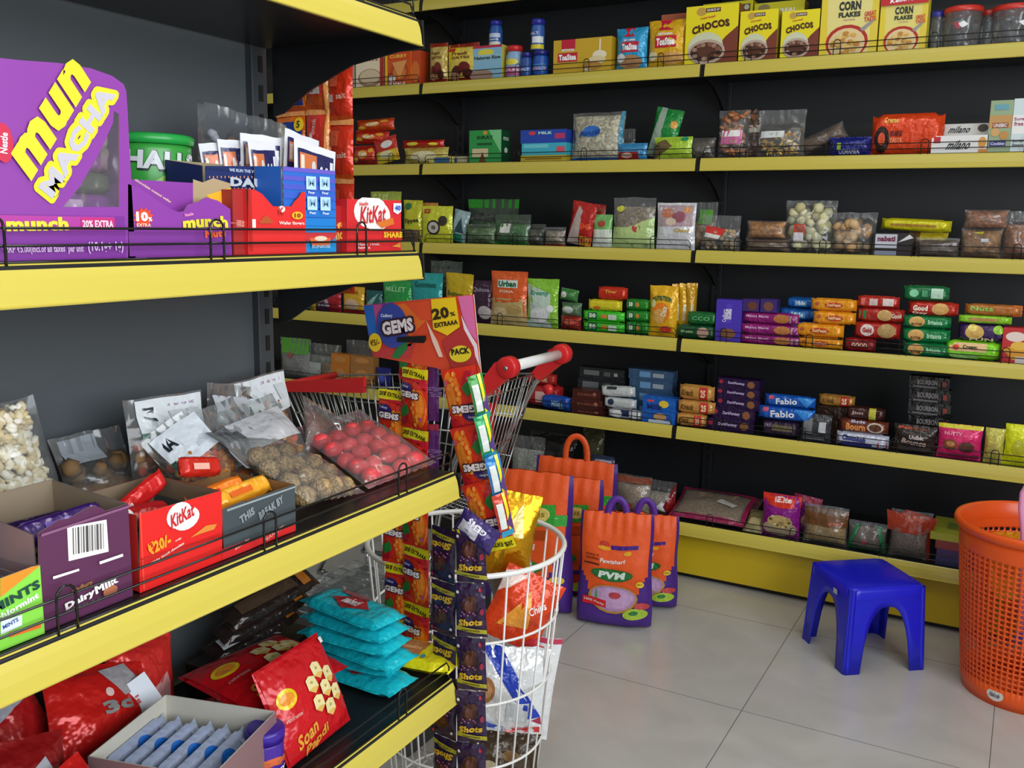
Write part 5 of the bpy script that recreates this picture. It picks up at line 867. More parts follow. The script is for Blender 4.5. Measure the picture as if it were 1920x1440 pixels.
# bags on the third tier
LAB = [R_(.12, .5, .98, .98, 'e6ecf0'), R_(.12, .5, .42, .66, '2a6a54'), T_(.26, .83, .16, .13, 'Ai', '3a4448', 90, 2), T_(.7, .9, .36, .03, 'ORGANIC', 'b08ab0'), R_(.52, .62, .72, .84, 'd4dade')]+barcode(.52, .52, .72, .62)+[R_(.75, .64, .92, .84, 'd4dade')]
LAB2 = [R_(.1, .45, .95, .92, 'dfe6ee'), R_(.1, .45, .38, .58, '1c4a3c'), T_(.3, .78, .2, .16, 'IA', '2a3438', 0, 2), R_(.6, .55, .9, .85, 'cfd6e0')]
NUTL = dict(cont=('b8742c', 'lump'), fill=.6, ftop=.2, lr=.0095, ln=120, lc=['b8742c', 'd89a48', '9a5420', 'c8502a'], d=.05)
def TB(lab, X, TL, TR, D, x, h, z=None, name='nut_bag', **pl):
    return GP('bag', name, 'bag', lab, 'C', X, TL, TR, '', D, dict(x, h=h), z=z, **pl)
TB('large clear bag of pale puffed lotus seeds at the left edge', -1.07, (-70, 770), (150, 752), [R_(.42, .06, .9, .3, 'c8ccdc')]+barcode(.5, .07, .82, .16)+[T_(.66, .24, .36, .05, 'ROASTED SEEDS', '6a6a8a')], dict(cont=('d8c8a0', 'lump'), fill=.97, ftop=.04, lr=.0085, ln=750, lz=.6, lc=['e4d8b4', 'f0e6cc', 'd8c49a', 'f4eee0'], d=.06), .17, z=zc+.01, yaw=92, pitch=14, roll=-5)
TB('dim clear bag of sesame balls lying by the back panel', -1.13, (150, 800), (285, 790), [R_(.1, .6, .6, .95, '9aa0a8')], dict(cont=('7a5c3a', 'lump'), fill=.6, lr=.017, ln=26, lc=['7a5c3a', '8a6a44'], d=.06, lz=1), .115, pitch=24)
TB('clear bag of glazed nuts whose white label carries a green patch', -1.09, (262, 712), (407, 706), LAB, NUTL, .155, yaw=88, pitch=8, roll=2)
TB('tilted nut bag with white label leaning before the upright one', -1.0, (372, 850), (466, 825), LAB2, NUTL, .125, z=zc+.004, yaw=78, pitch=26, roll=-28)
TB('clear nut bag with white label standing farthest back by the open end', -1.13, (462, 715), (574, 706), LAB, NUTL, .135, z=zc+.012, yaw=92, pitch=8, roll=-3)
TB('clear nut bag with smeared label left of the farthest back one', -1.12, (400, 735), (485, 722), [R_(.1, .5, .9, .85, 'd8dce4')], NUTL, .13, z=zc+.01, pitch=8, roll=12)
TB('clear crackling bag in the middle heap, left one', -1.0, (420, 812), (530, 790), [R_(.1, .2, .9, .7, 'b8bcc4')], dict(NUTL, cont=('a8703c', 'lump'), fill=.4, ftop=.3), .13, z=zc+.012, pitch=30, roll=-10)
TB('clear crackling bag in the middle heap, right one', -.985, (490, 818), (600, 790), [R_(.05, .3, .95, .8, 'c8c8cc')], dict(NUTL, cont=('8a6a5a', 'lump'), fill=.4, ftop=.3), .12, z=zc+.03, pitch=38, roll=-6)
TB('clear bag of brown seed mixture at the open end of the heap', -1.0, (585, 782), (655, 770), [], dict(cont=('6a3420', 'grain'), fill=.85, ftop=.1, d=.035), .10, z=zc+.004, pitch=25, roll=28, name='seed_bag')
# front bag with visible sesame balls
t = bpy.data.objects.new('sweet_bag', None); COL.objects.link(t); w2, h2, d2 = .165, .20, .05
SF = pouch_S(w2, h2, d2, 3, fin=.04, top=.14, wr=1.5, low=-.2); SB = pouch_S(w2, h2, d2, 3, fin=.04, top=.14, sgn=-1, wr=1.2)
rr = random.Random(8); mbm = None
for j in range(4):
    for i in range(4 if j < 3 else 3):
        m = MB(); m.ball((-.055+i*.037+rr.uniform(-.004, .004)+(j % 2)*.006, d2/2+rr.uniform(-.004, .006), .026+j*.034+rr.uniform(-.003, .003)), .0165, M('b89868', 'fine'), 2, (1, .95, 1), .09); m.build('sesame_ball', t)
m = MB(); m.grid(lambda u, v: (lambda p: (p[0], p[1]+.003, p[2]))(SB(.1+.8*u, .62+v*.34, 0)), 6, 4, M('e4e8ee')); m.build('card_label', t)
m = MB(); shell(m, SF, SB, 18, 18, M('f4f6f6', 'clear')); m.build('clear_film', t)
place(t, '', 'bag', 'clear bag of round sesame balls lying against the front guard rail', (-.858, 1.055, zc+.001), 66, 10, 99)
# pink candies
t = bpy.data.objects.new('sweet_bag', None); COL.objects.link(t); w2, h2, d2 = .17, .19, .045
SF = pouch_S(w2, h2, d2, 5, fin=.04, top=.12, wr=1.5, low=-.2); SB = pouch_S(w2, h2, d2, 5, fin=.04, top=.12, sgn=-1, wr=1.2)
for j in range(5):
    for i in range(4):
        m = MB(); m.ball((-.057+i*.037+rr.uniform(-.004, .004), d2/2+rr.uniform(-.003, .006), .024+j*.029), .0165, M('e0484e', 'plas'), 2, (1.12, .8, .92), .02, Matrix.Rotation(rr.uniform(-.5, .5), 3, 'Y')); m.build('pink_sweet', t)
m = MB(); shell(m, SF, SB, 18, 18, M('f6e8ea', 'clear')); m.build('clear_film', t)
place(t, '', 'bag', 'clear bag of pinkish red sweets lying at the open end of the tier', (-.868, 1.225, zc+.001), 68, -3, 84)

# ---- lowest tier
zd = deck('D')+.001
PAP = lambda: [E_(.2, .62, .12, .1, 'e8c81c'), E_(.2, .62, .09, .06, 'e8902a'), T_(.2, .42, .2, .03, 'A TASTE OF TRADITION', 'e8b0a8'), T_(.3, .2, .3, .14, 'Soan', 'e8a03a', 16, 1, 0, .3), T_(.42, .08, .36, .12, 'Papdi', 'e8a03a', 16, 1, 0, .3)]
def cubes(cx_, cy_, s, asp=1.2, c1='ecdca0', c2='e0b860'):
    D = []
    for a in range(7):
        if a == 6: x_, y_ = cx_, cy_
        else: x_ = cx_+s*1.05*cos(a*pi/3+.5)/1; y_ = cy_+s*1.25*sin(a*pi/3+.5)
        r = s*.46; D += [P_([(x_-r, y_-r*.5), (x_, y_-r*1.25), (x_+r, y_-r*.6), (x_+r*.9, y_+r*.9), (x_-r*.1, y_+r*1.25), (x_-r*.9, y_+r*.9)], c1), P_([(x_-r, y_-r*.5), (x_, y_-r*1.25), (x_+r, y_-r*.6), (x_, y_-r*.35)], c2), E_(x_, y_+r*.3, r*.25, r*.2, 'b8a860')]
    return D
def papdi(lab, loc, rot, w2=.2, h2=.175, d2=.05):
    o = make_pack('pouch', 'sweet_box_packet', w2, h2, d2, 'c41420', [R_(.02, .02, .98, .98, 'c8161f')]+PAP()+cubes(.68, .5, .16)+[R_(.92, .9, .97, .96, 'f0f0e8')], dict(fin=.015, ftop=.015, pin=.0, wr=.35, seed=len(lab)))
    tag(o, lab, 'sweet packet', 'red sweet packets on the lowest tier'); o.location = loc; o.rotation_euler = rot; return o
# lying packs: face up -> rotate -90 about x
papdi('flat red sweet packet under another, left of the upright one', (-.935, 1.03, zd+.052), (radians(-90), 0, radians(86)))
papdi('flat red sweet packet on top of its pile with cream cubes pictured', (-.93, 1.03, zd+.106), (radians(-88), 0, radians(83)))
papdi('upright red sweet packet leaning back behind the guard rail', (-.868, 1.02, zd+.018), (radians(-24), radians(-2), radians(92)), .15, .15, .038)
TEAL = [R_(.0, .0, 1, .16, '16b4c4'), P_([(.25, .45), (.5, .85), (.75, .45), (.5, .2)], 'b82a34'), T_(.5, .5, .2, .26, 'nabati', 'f0e0e4', 0, 2), E_(.4, .8, .2, .1, 'a85a6a')]
for k in range(6):
    o = make_pack('sleeve', 'wafer_packet', .19, .09, .021, '1fc8d8', TEAL, dict(seed=k)); tag(o, 'turquoise wafer packet, %s of the crooked pile' % ('lowest', 'second from below', 'third from below', 'third from top', 'second from top', 'topmost')[k], 'packet', 'turquoise wafer packets on the lowest tier')
    yw = (88, 95, 84, 92, 86, 80)[k]; o.rotation_euler = (radians(-90), 0, radians(yw-90)); o.location = (-.985+(.012, -.004, .01, 0, -.008, -.02)[k], 1.185+(.0, .01, .004, .0, .006, .01)[k], zd+.022+k*.0225)
o = make_pack('sleeve', 'wafer_packet', .25, .10, .026, 'e8dc1c', [R_(.15, .2, .72, .8, 'b87a4a'), R_(.2, .45, .7, .55, 'd8a070'), E_(.76, .25, .02, .06, '3a8a9a'), R_(.3, .3, .6, .36, 'e0b890')]); tag(o, 'yellow-ended wafer packet poking out beside the turquoise pile', 'packet')
o.rotation_euler = (radians(-90), 0, radians(8)); o.location = (-.955, 1.275, zd+.03)
for k in range(3):
    o = make_pack('sleeve', 'coffee_stick_packet', .2, .05, .022, '241c1a', [R_(.1, .3, .75, .8, ('c8ccd0', '3a2c24', '4a3a2c')[k]), R_(.8, .2, .9, .9, 'a8641c')]); place(o, '', 'packet', 'long dark packet by the back panel, %s of three' % ('lowest', 'middle', 'topmost')[k], (-1.12+.01*k, 1.15+.012*k, zd+.057+k*.03), 60, -5, 86, 'long dark packets on the lowest tier')
m = MB(); m.rbox(-1.2, -1.10, 1.04, 1.26, zd, zd+.055, M('2a201c'), .003); tag(m.build('coffee_stick_box'), 'low dark box under the long dark packets', 'box')
o = make_pack('box', 'price_card', .1, .05, .002, 'dfe6f0', [R_(.5, .3, .7, .45, 'c8505a'), R_(.66, .5, .72, .56, 'c8505a')]); place(o, '', 'card', 'white card with small red marks propped at the back', (-1.10, .86, zd+.055), 35, -12, 90)
RED = [P_([(.5, .9), (.8, .98), (.95, .7), (.7, .6)], 'a8a4a8'), E_(.55, .65, .04, .05, 'e8c8c0'), T_(.6, .5, .3, .14, '3c', '8a8a88', 10, 2)]
for k, (lab, x_, y_, w2, h2, pt, rl, yw, D) in enumerate((
    ('glossy red pouch with a silver mark below the near strip', -1.07, .80, .17, .14, 38, 18, 84, RED),
    ('red pouch with a barcode at the very front left', -.90, .66, .13, .13, 42, -8, 98, [R_(.1, .02, .9, .1, 'a01a1c')]+barcode(.3, .15, .6, .65)+[T_(.75, .4, .3, .08, 'SPICY', 'f0c0b0', 90)]),
    ('dark red pouch behind the barcode pouch', -.98, .60, .15, .15, 30, 10, 80, [P_([(.4, .5), (.8, .8), (.9, .6), (.5, .35)], 'b0b0b8')]),
    ('red pouch with fold and grey band in the middle of the red heap', -1.12, .70, .16, .15, 25, -12, 92, [P_([(.1, .7), (.9, .85), (.9, .7), (.1, .55)], '9a9aa4')]),
    ('pinkish red pouch peeking behind the white open carton', -1.14, .92, .13, .12, 20, 14, 88, [P_([(.3, .1), (.8, .5), (.9, .1)], 'e8a0a0')]))):
    o = make_pack('pouch', 'crisps_pouch', w2, h2, .04, ('c8201c', 'd02420', '8a1618', 'a81a1c', 'd8302c')[k], D, dict(wr=1.5, seed=k*3)); place(o, '', 'pouch', lab, (x_, y_, zd+.012), pt, rl, yw, 'red crisps pouches on the lowest tier')
o = make_pack('pouch', 'crisps_pouch', .10, .14, .035, 'e8601c', [R_(0, .4, 1, .5, 'c84a18'), R_(0, .2, 1, .28, 'd85018')], dict(wr=2.2)); place(o, '', 'pouch', 'orange pouch in the bottom left corner of the picture', (-.875, .545, zd+.01), 12, 6, 92)
# white open carton with blue packets
t = empty('snack_carton', 'white open carton of light blue packets standing askew', 'carton', (-.955, .825, zd), (0, 0, radians(105)))
m = MB(); W2, D2, H2 = .17, .18, .105
for a in ((-W2/2, W2/2, -D2/2, -D2/2+.0015), (-W2/2, W2/2, D2/2-.0015, D2/2), (-W2/2, -W2/2+.0015, -D2/2, D2/2), (W2/2-.0015, W2/2, -D2/2, D2/2)): m.box(*a, 0, H2, M('c8c4b8'))
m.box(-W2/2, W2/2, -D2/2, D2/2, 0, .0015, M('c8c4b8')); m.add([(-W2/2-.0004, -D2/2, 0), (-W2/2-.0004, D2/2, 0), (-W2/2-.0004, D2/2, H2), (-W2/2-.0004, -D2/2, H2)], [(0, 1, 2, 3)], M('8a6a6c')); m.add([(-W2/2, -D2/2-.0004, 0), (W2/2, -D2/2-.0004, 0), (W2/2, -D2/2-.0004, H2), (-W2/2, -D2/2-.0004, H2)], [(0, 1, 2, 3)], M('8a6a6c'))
m.build('carton_box', t)
m = MB(); m.box(-W2/2+.002, W2/2-.002, -D2/2+.002, D2/2-.002, .002, .03, M('5a5c70')); m.build('inner_packing', t)
for k in range(6):
    o = make_pack('sleeve', 'chocolate_bar', .14, .055, .018, 'a8b4d0', [E_(.55, .5, .14, .4, '1c6ac8'), E_(.55, .5, .08, .2, '8ac8f0'), T_(.25, .45, .35, .4, 'Bounty', '7c9ac8', 0, 2), R_(.8, .2, .92, .8, 'c8d4e4')], dict(seed=k+2))
    place(o, '', 'chocolate bar', 'light blue packet in the white open carton, %s from the front' % ('first', 'second', 'third', 'fourth', 'fifth', 'sixth')[k], (-.885-k*.025, .844-k*.0067, zd+.034), 22, 0, 105, 'light blue packets in the white carton')
j = make_pack('jar', 'chocolate_jar', .052, .088, .052, '4a2a9a', [P_([(0, .75), (.5, .85), (1, .7), (1, .55), (0, .6)], 'd86a3a'), T_(.5, .45, .6, .16, 'Dairy', 'f0f0f8', 8, 2), T_(.55, .25, .6, .16, 'Milk', 'f0e03a', 8, 2)], dict(lid='3a1f94', lidh=.22, neck=1.0))
place(j, '', 'jar', 'small purple jar with purple lid between white carton and red packet', (-.872, .905, zd), 0, 0, 70)
# ================================================================== hanging candy display
YD = 1.385
t = empty('candy_display', 'hanging candy display: bright header card above strips of orange candy packets', 'candy display', (-.95, YD, 1.16))
def loc_(px, py, y=YD): return onY(px, py, y)-Vector((-.95, YD, 1.16))
P0 = [loc_(*p) for p in ((682, 572), (888, 552), (905, 727), (822, 712), (700, 668))]
TLc, TRc = P0[0], P0[1]; ex_ = (TRc-TLc); BLc = loc_(700, 728); ey_ = TLc-loc_(698, 745)
def SC(u, v, e): p = loc_(682+206*u+17*(1-v), 572-20*u+175*(1-v)-0*u); return (p.x, p.y-e, p.z)
m = MB(); 
def cardpoly(y): return [Vector((p.x, p.y+y, p.z)) for p in [loc_(*q) for q in ((682, 572), (888, 552), (905, 727), (818, 690), (700, 668))]]
a = cardpoly(0); b = cardpoly(.0015); n = 5
m.add(a, [tuple(range(n))[::-1]], M('dc4a28')); m.add(b, [tuple(range(n))], M('e8e0d8')); m.add(a+b, [(i, (i+1) % n, n+(i+1) % n, n+i) for i in range(n)], M('e8e0d8'))
def uvp(px, py): v = 1-(py-572+20*((px-682)/206))/175; u = (px-682-17*(1-v))/206; return (u, v)
def pp(pts, c): return P_([uvp(*p) for p in pts], c)
def tp(px, py, w2, h2, s, c, rot=0, bold=1, arc=0, sh=0): u, v = uvp(px, py); return T_(u, v, w2/206, h2/175, s, c, rot, bold, arc, sh)
D = [pp([(682, 573), (740, 566), (722, 600), (702, 640), (696, 655)], '8a3a9a'), pp([(682, 573), (700, 572), (712, 640), (698, 660)], '2a6ac0'), pp([(700, 572), (716, 570), (724, 610), (716, 640), (708, 620)], 'c0508a'),
     pp([(696, 655), (712, 640), (760, 650), (780, 640), (770, 672), (702, 668)], 'c83a3a'), pp([(720, 575), (760, 568), (800, 600), (770, 630), (740, 600)], 'e8702a'), pp([(760, 568), (812, 562), (815, 600), (790, 600)], 'e0502c'),
     pp([(735, 668), (757, 632), (768, 628), (764, 655), (748, 672)], '2c7a3c'), pp([(800, 600), (822, 640), (832, 668), (824, 668), (812, 640)], 'f0c8b8'),
     pp([(860, 556), (887, 553), (896, 640), (880, 620), (868, 590)], 'e070a8'), pp([(866, 590), (880, 620), (896, 645), (902, 690), (886, 650), (872, 620)], 'f0dce4'), pp([(830, 640), (868, 610), (890, 650), (900, 715), (850, 690)], 'b83430'),
     E_(*uvp(737, 610), .14, .24, '3a4aa0'), tp(727, 592, 22, 8, 'Cadbury', 'dfe4f4', -6), 
     pp([(810, 561), (856, 557), (864, 612), (841, 628), (814, 616)], 'f0c81c'), tp(828, 587, 32, 22, '20', '3a2a14', 4, 2), tp(851, 588, 10, 8, '%', '3a2a14', 4), tp(839, 606, 44, 9, 'EXTRAAA', '3a2a14', 4, 2),
     E_(*uvp(706, 641), .058, .1, 'f0c81c'), tp(706, 641, 17, 12, '₹5/-', '4a2a14', 4, 1), E_(*uvp(866, 662), .1, .09, 'e8d02a'), tp(866, 657, 34, 12, 'PACK', '2a1c14', 2, 2), pp([(748, 631), (802, 628), (802, 636), (798, 642), (748, 640)], '120c0c')]
for dx, dy in ((-2, 0), (2, 0), (0, 2), (0, -2), (2, 2), (-2, 2), (2, -2), (-2, -2), (0, 3)): D.append(tp(750+dx, 611+dy, 60, 28, 'GEMS', '3a1c2c', 4, 2))
D.append(tp(750, 611, 58, 25, 'GEMS', 'ecdfe0', 4, 2))
m.decals(SC, D, 'card', asp=206/175); m.build('header_card', t)
def gems(): 
    D = [R_(0, .84, 1, 1, 'e8dc1c'), T_(.5, .92, .9, .07, '20% EXTRAAA', '2a1c0c', -8, 1, .3), P_([(0, .84), (.6, .8), (1, .62), (1, .84)], 'c8202c'), P_([(0, 0), (1, 0), (1, .62), (.6, .8), (0, .8)], 'dc3420'),
         E_(.75, .35, .26, .32, 'ec7a1c'), E_(.78, .38, .2, .26, 'e8581c'), E_(.8, .4, .14, .2, 'ee8a2a')]
    D += [E_(.62+.1*sin(i*1.2), .08+i*.07, .06, .035, 'f09a3a') for i in range(9)]
    D += [P_([(.02, .3), (.3, .42), (.42, .3), (.2, .1)], '2a7a34'), P_([(0, .1), (.25, .05), (.4, .25), (.2, .2)], 'b81c30'), E_(.28, .64, .27, .13, '33286c'), T_(.24, .71, .3, .05, 'Cadbury', 'c8c8e0', -5)]
    D += [T_(.45+dx, .58+dy, .74, .12, 'GEMS', '3a1428', -4, 2) for dx, dy in ((-.02, 0), (.02, 0), (0, .012), (0, -.012))]+[T_(.45, .58, .72, .105, 'GEMS', 'efe4e4', -4, 2), R_(.84, .16, .92, .22, 'b05a9a')]
    return D
proto = make_pack('pouch', 'candy_packet', .062, .112, .014, 'd8401f', gems(), dict(fin=.03, ftop=.03, nu=12, nv=16, wr=1.6, mk='foil'))
first = [True]
def gp(x, y, z, rx=0, ry=0, rz=0, s=1):
    o = proto if first[0] else proto.copy()
    if not first[0]: COL.objects.link(o)
    first[0] = False; o.parent = t; o.location = (x, y, z); o.rotation_euler = (rx, ry, rz); o.scale = (s, 1, s)
TB_ = Vector((-.95, YD, 1.16))
for c, (px, py, n_) in enumerate(((728, 742, 6), (775, 700, 6))):
    top = onY(px, py, YD)
    for k in range(n_):
        z = top.z+.01-.112*(k+1)*1.01 - TB_.z
        gp(top.x-TB_.x+(.004*k if c == 0 else .001*k), .008-.012*c, z, 0, radians(1), radians((8, -6)[c]))
for c, (px, py) in enumerate(((765, 640),)):
    p = onY(px, 655, YD)-TB_; gp(p.x, .012, p.z-.06, 0, 0, radians(5))
# right strip, packets upside down, swinging forward to the right
pts_ = [(855, 690), (872, 800), (893, 905), (920, 1005)]
for k in range(3):
    a = onY(*pts_[k], YD-.02-.006*k)-TB_; b = onY(*pts_[k+1], YD-.026-.006*k)-TB_; d = (b-a); L = d.length
    ang = atan2(d.x, -d.z); gp(a.x, a.y, a.z, 0, pi-ang, radians(4), 1.12)
# second strip edge-on beside it (white/green backs)
for k in range(4):
    px, py = ((893, 730), (905, 805), (925, 880), (938, 950))[k]; p = onY(px, py, YD-.03)-TB_; p.x += .019; p.z -= .05
    o = make_pack('pouch', 'candy_packet_back', .03, .08, .010, ('3a8a3a', '2a9a5a', '2f7ac0', 'c8402c')[k], [R_(.1, .2, .5, .8, 'd8dcd8'), R_(.6, 0, .8, 1, 'e8dc2a'), R_(.1, .0, .9, .15, '2a9ac0'), P_([(.5, .3), (.9, .6), (.9, .1)], '5a3a7a')], dict(nu=8, nv=8, fin=.03))
    o.parent = t; o.location = p; o.rotation_euler = (0, radians(-14), radians(60))
# purple sachets between strips
for k in range(2):
    p = onY(810, 790+k*115, YD+.01)-TB_; o = make_pack('pouch', 'purple_sachet', .026, .11, .008, '5a2a6a', [R_(.2, .0, .8, .9, '6a3a7c'), T_(.5, .5, .7, .4, 'GEMS', '9a7ab0', 90), R_(0, .9, 1, 1, 'b03a4a')], dict(nu=6, nv=8)); o.parent = t; o.location = p
# ---- dark purple chocolate strips
def shots(): return [E_(.5, .62, .26, .17, '3a1c1c'), E_(.46, .6, .13, .1, '5a3020'), E_(.62, .72, .12, .07, '4a2818'), T_(.5, .3, .8, .13, 'Shots', 'c8a02a', 3, 2, 0, .2), P_([(0, .14), (1, .06), (1, .14), (0, .22)], 'a8a02a'), T_(.5, .14, .6, .04, '2 SHOTS PACK', '3a2a1c', -4), E_(.12, .85, .05, .03, 'c8c8d0'), E_(.9, .5, .06, .06, '8a1c3a'), E_(.85, .9, .05, .04, 'b02a3a')]+[E_(.2+.6*((i*37) % 10)/10, .42+.1*((i*53) % 7)/7, .03, .015, 'b05a9a') for i in range(7)]
sp = make_pack('pouch', 'chocolate_packet', .056, .098, .014, '2c1a3c', shots(), dict(fin=.03, ftop=.03, nu=12, nv=14, wr=2, mk='foil'))
fst = [True]
for si, (px, lab) in enumerate(((828, 'hanging strip of dark purple chocolate packets, left one'), (884, 'hanging strip of dark purple chocolate packets, right one with glossy edge'))):
    p = onY(px, 990, 1.325-.012*si); t2 = empty('chocolate_strip', lab, 'chocolate strip', p, 0, 'dark chocolate strips at the rack end')
    for k in range(7):
        o = sp if fst[0] else sp.copy()
        if not fst[0]: COL.objects.link(o)
        fst[0] = False; o.parent = t2; o.location = (.0015*k, 0, -.1*(k+1)); o.rotation_euler = (0, radians((2, -3)[si])+(pi if si == 0 else 0), radians((-6, 14)[si]+(k % 2)*5)); o.location.z += .098 if si == 0 else 0
    if si == 1:
        m = MB(); m.tube([(.0, .012, .03), (.0, .005, 0)], .001, WIRE); m.build('hook', t2)
        o = make_pack('pouch', 'folded_packet', .08, .05, .025, '3a2a6a', [R_(.1, .3, .6, .7, 'c8c8d4'), P_([(.0, 0), (.15, .3), (.3, 0)], 'e8dc2a'), T_(.5, .75, .5, .2, 'GEMS', 'dcd8e8', 175, 2)], dict(wr=3)); o.parent = t2; o.location = (-.005, -.005, -.03); o.rotation_euler = (0, radians(28), .1)

# ================================================================== white wire bin
bc = Vector((-1.015, 1.65, 0)); RZ, RR = .615, .212
t = empty('wire_bin', 'tall white wire dump bin filled with snack bags beside the rack', 'wire bin', bc)
WH = M('e9e9e6', 'gloss')
def rad(z): return .155+(RR-.155)*(z/RZ)
def ring(z, r, th): m = MB(); m.tube([(r*cos(a*pi/24), r*sin(a*pi/24), z) for a in range(48)], th, WH, 8, True); return m
ring(RZ, RR, .0058).build('rim', t)
for z in (.47, .33, .18, .03): ring(z, rad(z)+.002, .0028).build('hoop', t)
for k in range(26):
    a = 2*pi*k/26+.1; m = MB(); m.tube([(rad(z)*cos(a), rad(z)*sin(a), z) for z in (.01, .3, RZ)], .0024, WH, 6); m.build('upright_wire', t)
m = MB()
for k in range(-5, 6):
    c_ = k*.027; L_ = sqrt(max(.0, .15**2-c_*c_)); m.tube([(c_, -L_, .03), (c_, L_, .03)], .002, WH, 5); m.tube([(-L_, c_, .033), (L_, c_, .033)], .002, WH, 5)
m.build('bottom_grid', t)
def binbag(lab, x, y, z, w2, h2, d2, c, D, rot, kind='pouch', **x_):
    o = make_pack(kind, 'snack_bag' if kind == 'pouch' else 'snack_pouch', w2, h2, d2, c, D, dict(wr=2.4, **x_)); tag(o, lab, 'bag', 'snack bags in the white wire bin'); o.location = bc+Vector((x, y, z)); o.rotation_euler = tuple(radians(a) for a in rot)
def bb(lab, px, py, Y, w2, h2, d2, c, D, rot, **x_):
    p = onY(px, py, Y)-bc; binbag(lab, p.x, p.y, p.z, w2, h2, d2, c, D, rot, **x_)
bb('crumpled gold foil bag sticking out of the wire bin', 935, 1085, 1.69, .13, .19, .05, 'd8a01c', [P_([(.4, .5), (.7, .9), (.8, .5)], 'f0dc8a'), P_([(.1, .2), (.4, .4), (.2, .6)], '8a5a10')], (-8, 10, 30), mk='metal')
bb('silver grey bag below the rim at the right of the wire bin', 985, 1165, 1.75, .11, .13, .04, '8a8e8c', [E_(.5, .6, .25, .2, 'b8bcb8'), E_(.5, .5, .12, .1, 'a04a44')], (-10, -20, 30))
bb('orange bag with a pictured chip inside the bin', 950, 1210, 1.645, .14, .16, .045, 'e0451c', [P_([(.2, .2), (.5, .8), (.7, .3)], 'f0a03a'), P_([(0, .6), (.4, .95), (.3, 1), (0, .9)], 'f0d8d0'), T_(.7, .6, .3, .14, 'Chips', 'f6e0d8', 40, 1), P_([(.6, 0), (1, .3), (1, 0)], 'c8303a')], (-6, 26, 34))
bb('white bag with a blue stripe standing in the bin front', 943, 1380, 1.60, .165, .19, .045, 'e6e8ea', [P_([(.1, .97), (.35, 1), (.98, .22), (.8, .2)], '1c3cb0'), P_([(.98, .22), (1, .12), (.85, .18)], 'a02a4a'), E_(.2, .5, .12, .16, 'b07a4a'), E_(.2, .5, .08, .1, 'd8a070'), R_(.5, .15, .8, .4, 'c8ccd0'), P_([(0, .2), (.5, .06), (.5, 0), (0, .12)], '2a4ab0'), P_([(.5, .05), (.98, .1), (.98, .03), (.55, .0)], 'd83a3a')], (-4, 6, 32))
bb('white bag with a curved red line at the right of the bin', 972, 1390, 1.72, .135, .24, .04, 'eceef0', [P_([(.5, .05), (.62, .05), (.75, .5), (.7, .92), (.6, .92), (.62, .5)], 'd8343a'), R_(.1, .6, .45, .9, 'd4dce8'), R_(.0, .95, 1, 1, 'c83a5a')], (-3, 8, 34))
bb('dark patterned bag at the bottom of the bin', 940, 1475, 1.62, .16, .11, .05, '4a3a2a', [E_(.3, .4, .1, .1, 'c8b89a'), E_(.6, .6, .12, .1, '8a6a44'), E_(.8, .3, .08, .08, 'c82a2a')], (-10, 4, 30))
# clear egg trays behind
t = empty('plastic_tray_stack', 'stack of clear plastic cup trays on a low shelf behind the wire bin', 'plastic tray', (0, 0, 0))
t.location = (-1.42, 1.86, .0)
m = MB(); m.rbox(-.2, .2, -.14, .14, 0, .30, M('4a4c4e', 'matte'), .01); o = m.build('storage_crate'); tag(o, 'dark grey crate under the clear plastic trays', 'crate'); o.location = (-1.42, 1.86, 0)
for k in range(3):
    m = MB(); zz = .302+k*.022
    def eg(u, v): 
        return ((u-.5)*.36, (v-.5)*.26, zz+.02*abs(sin(u*pi*5))*abs(sin(v*pi*4)))
    m.grid(eg, 40, 32, M('dfe6e8', 'clear')); m.tube([(-.18, -.13, zz), (.18, -.13, zz), (.18, .13, zz), (-.18, .13, zz)], .002, M('c8d0d2', 'gloss'), 5, True); m.build('cup_tray', t)

# ================================================================== shopping trolley
t = empty('shopping_trolley', 'metal shopping trolley with white handle and red end caps', 'trolley', (-1.245, 2.407, 0))
CH = M('b4b8ba', 'chrome'); REDP = M('d8262a', 'plas'); HW = .168
m = MB(); m.tube([(0, -HW+.03, .9), (0, HW-.03, .9)], .0155, M('f0f0f0', 'gloss'), 14); m.build('handle_bar', t)
for s in (-1, 1):
    m = MB(); y = s*HW
    m.tube([(0, y-.018, .9), (0, y-.014, .9), (0, y+.014, .9), (0, y+.018, .9)], [.026, .031, .031, .026], REDP, 20)
    vs = []; 
    for yy in (y-.012, y+.012): vs += [(0, yy, .93), (.02, yy, .885), (-.07, yy, .81), (-.10, yy, .83), (-.04, yy, .91)]
    m.add(vs, [(0, 1, 2, 3, 4), (9, 8, 7, 6, 5)]+[(i, 5+i, 5+(i+1) % 5, (i+1) % 5) for i in range(5)], REDP); cp = m.build('handle_cap', t)
    m = MB(); m.tube([(.002, y-s*.0-.0195, .9), (.002, y-.021, .9)], .006, CH, 10); m.build('screw', cp)
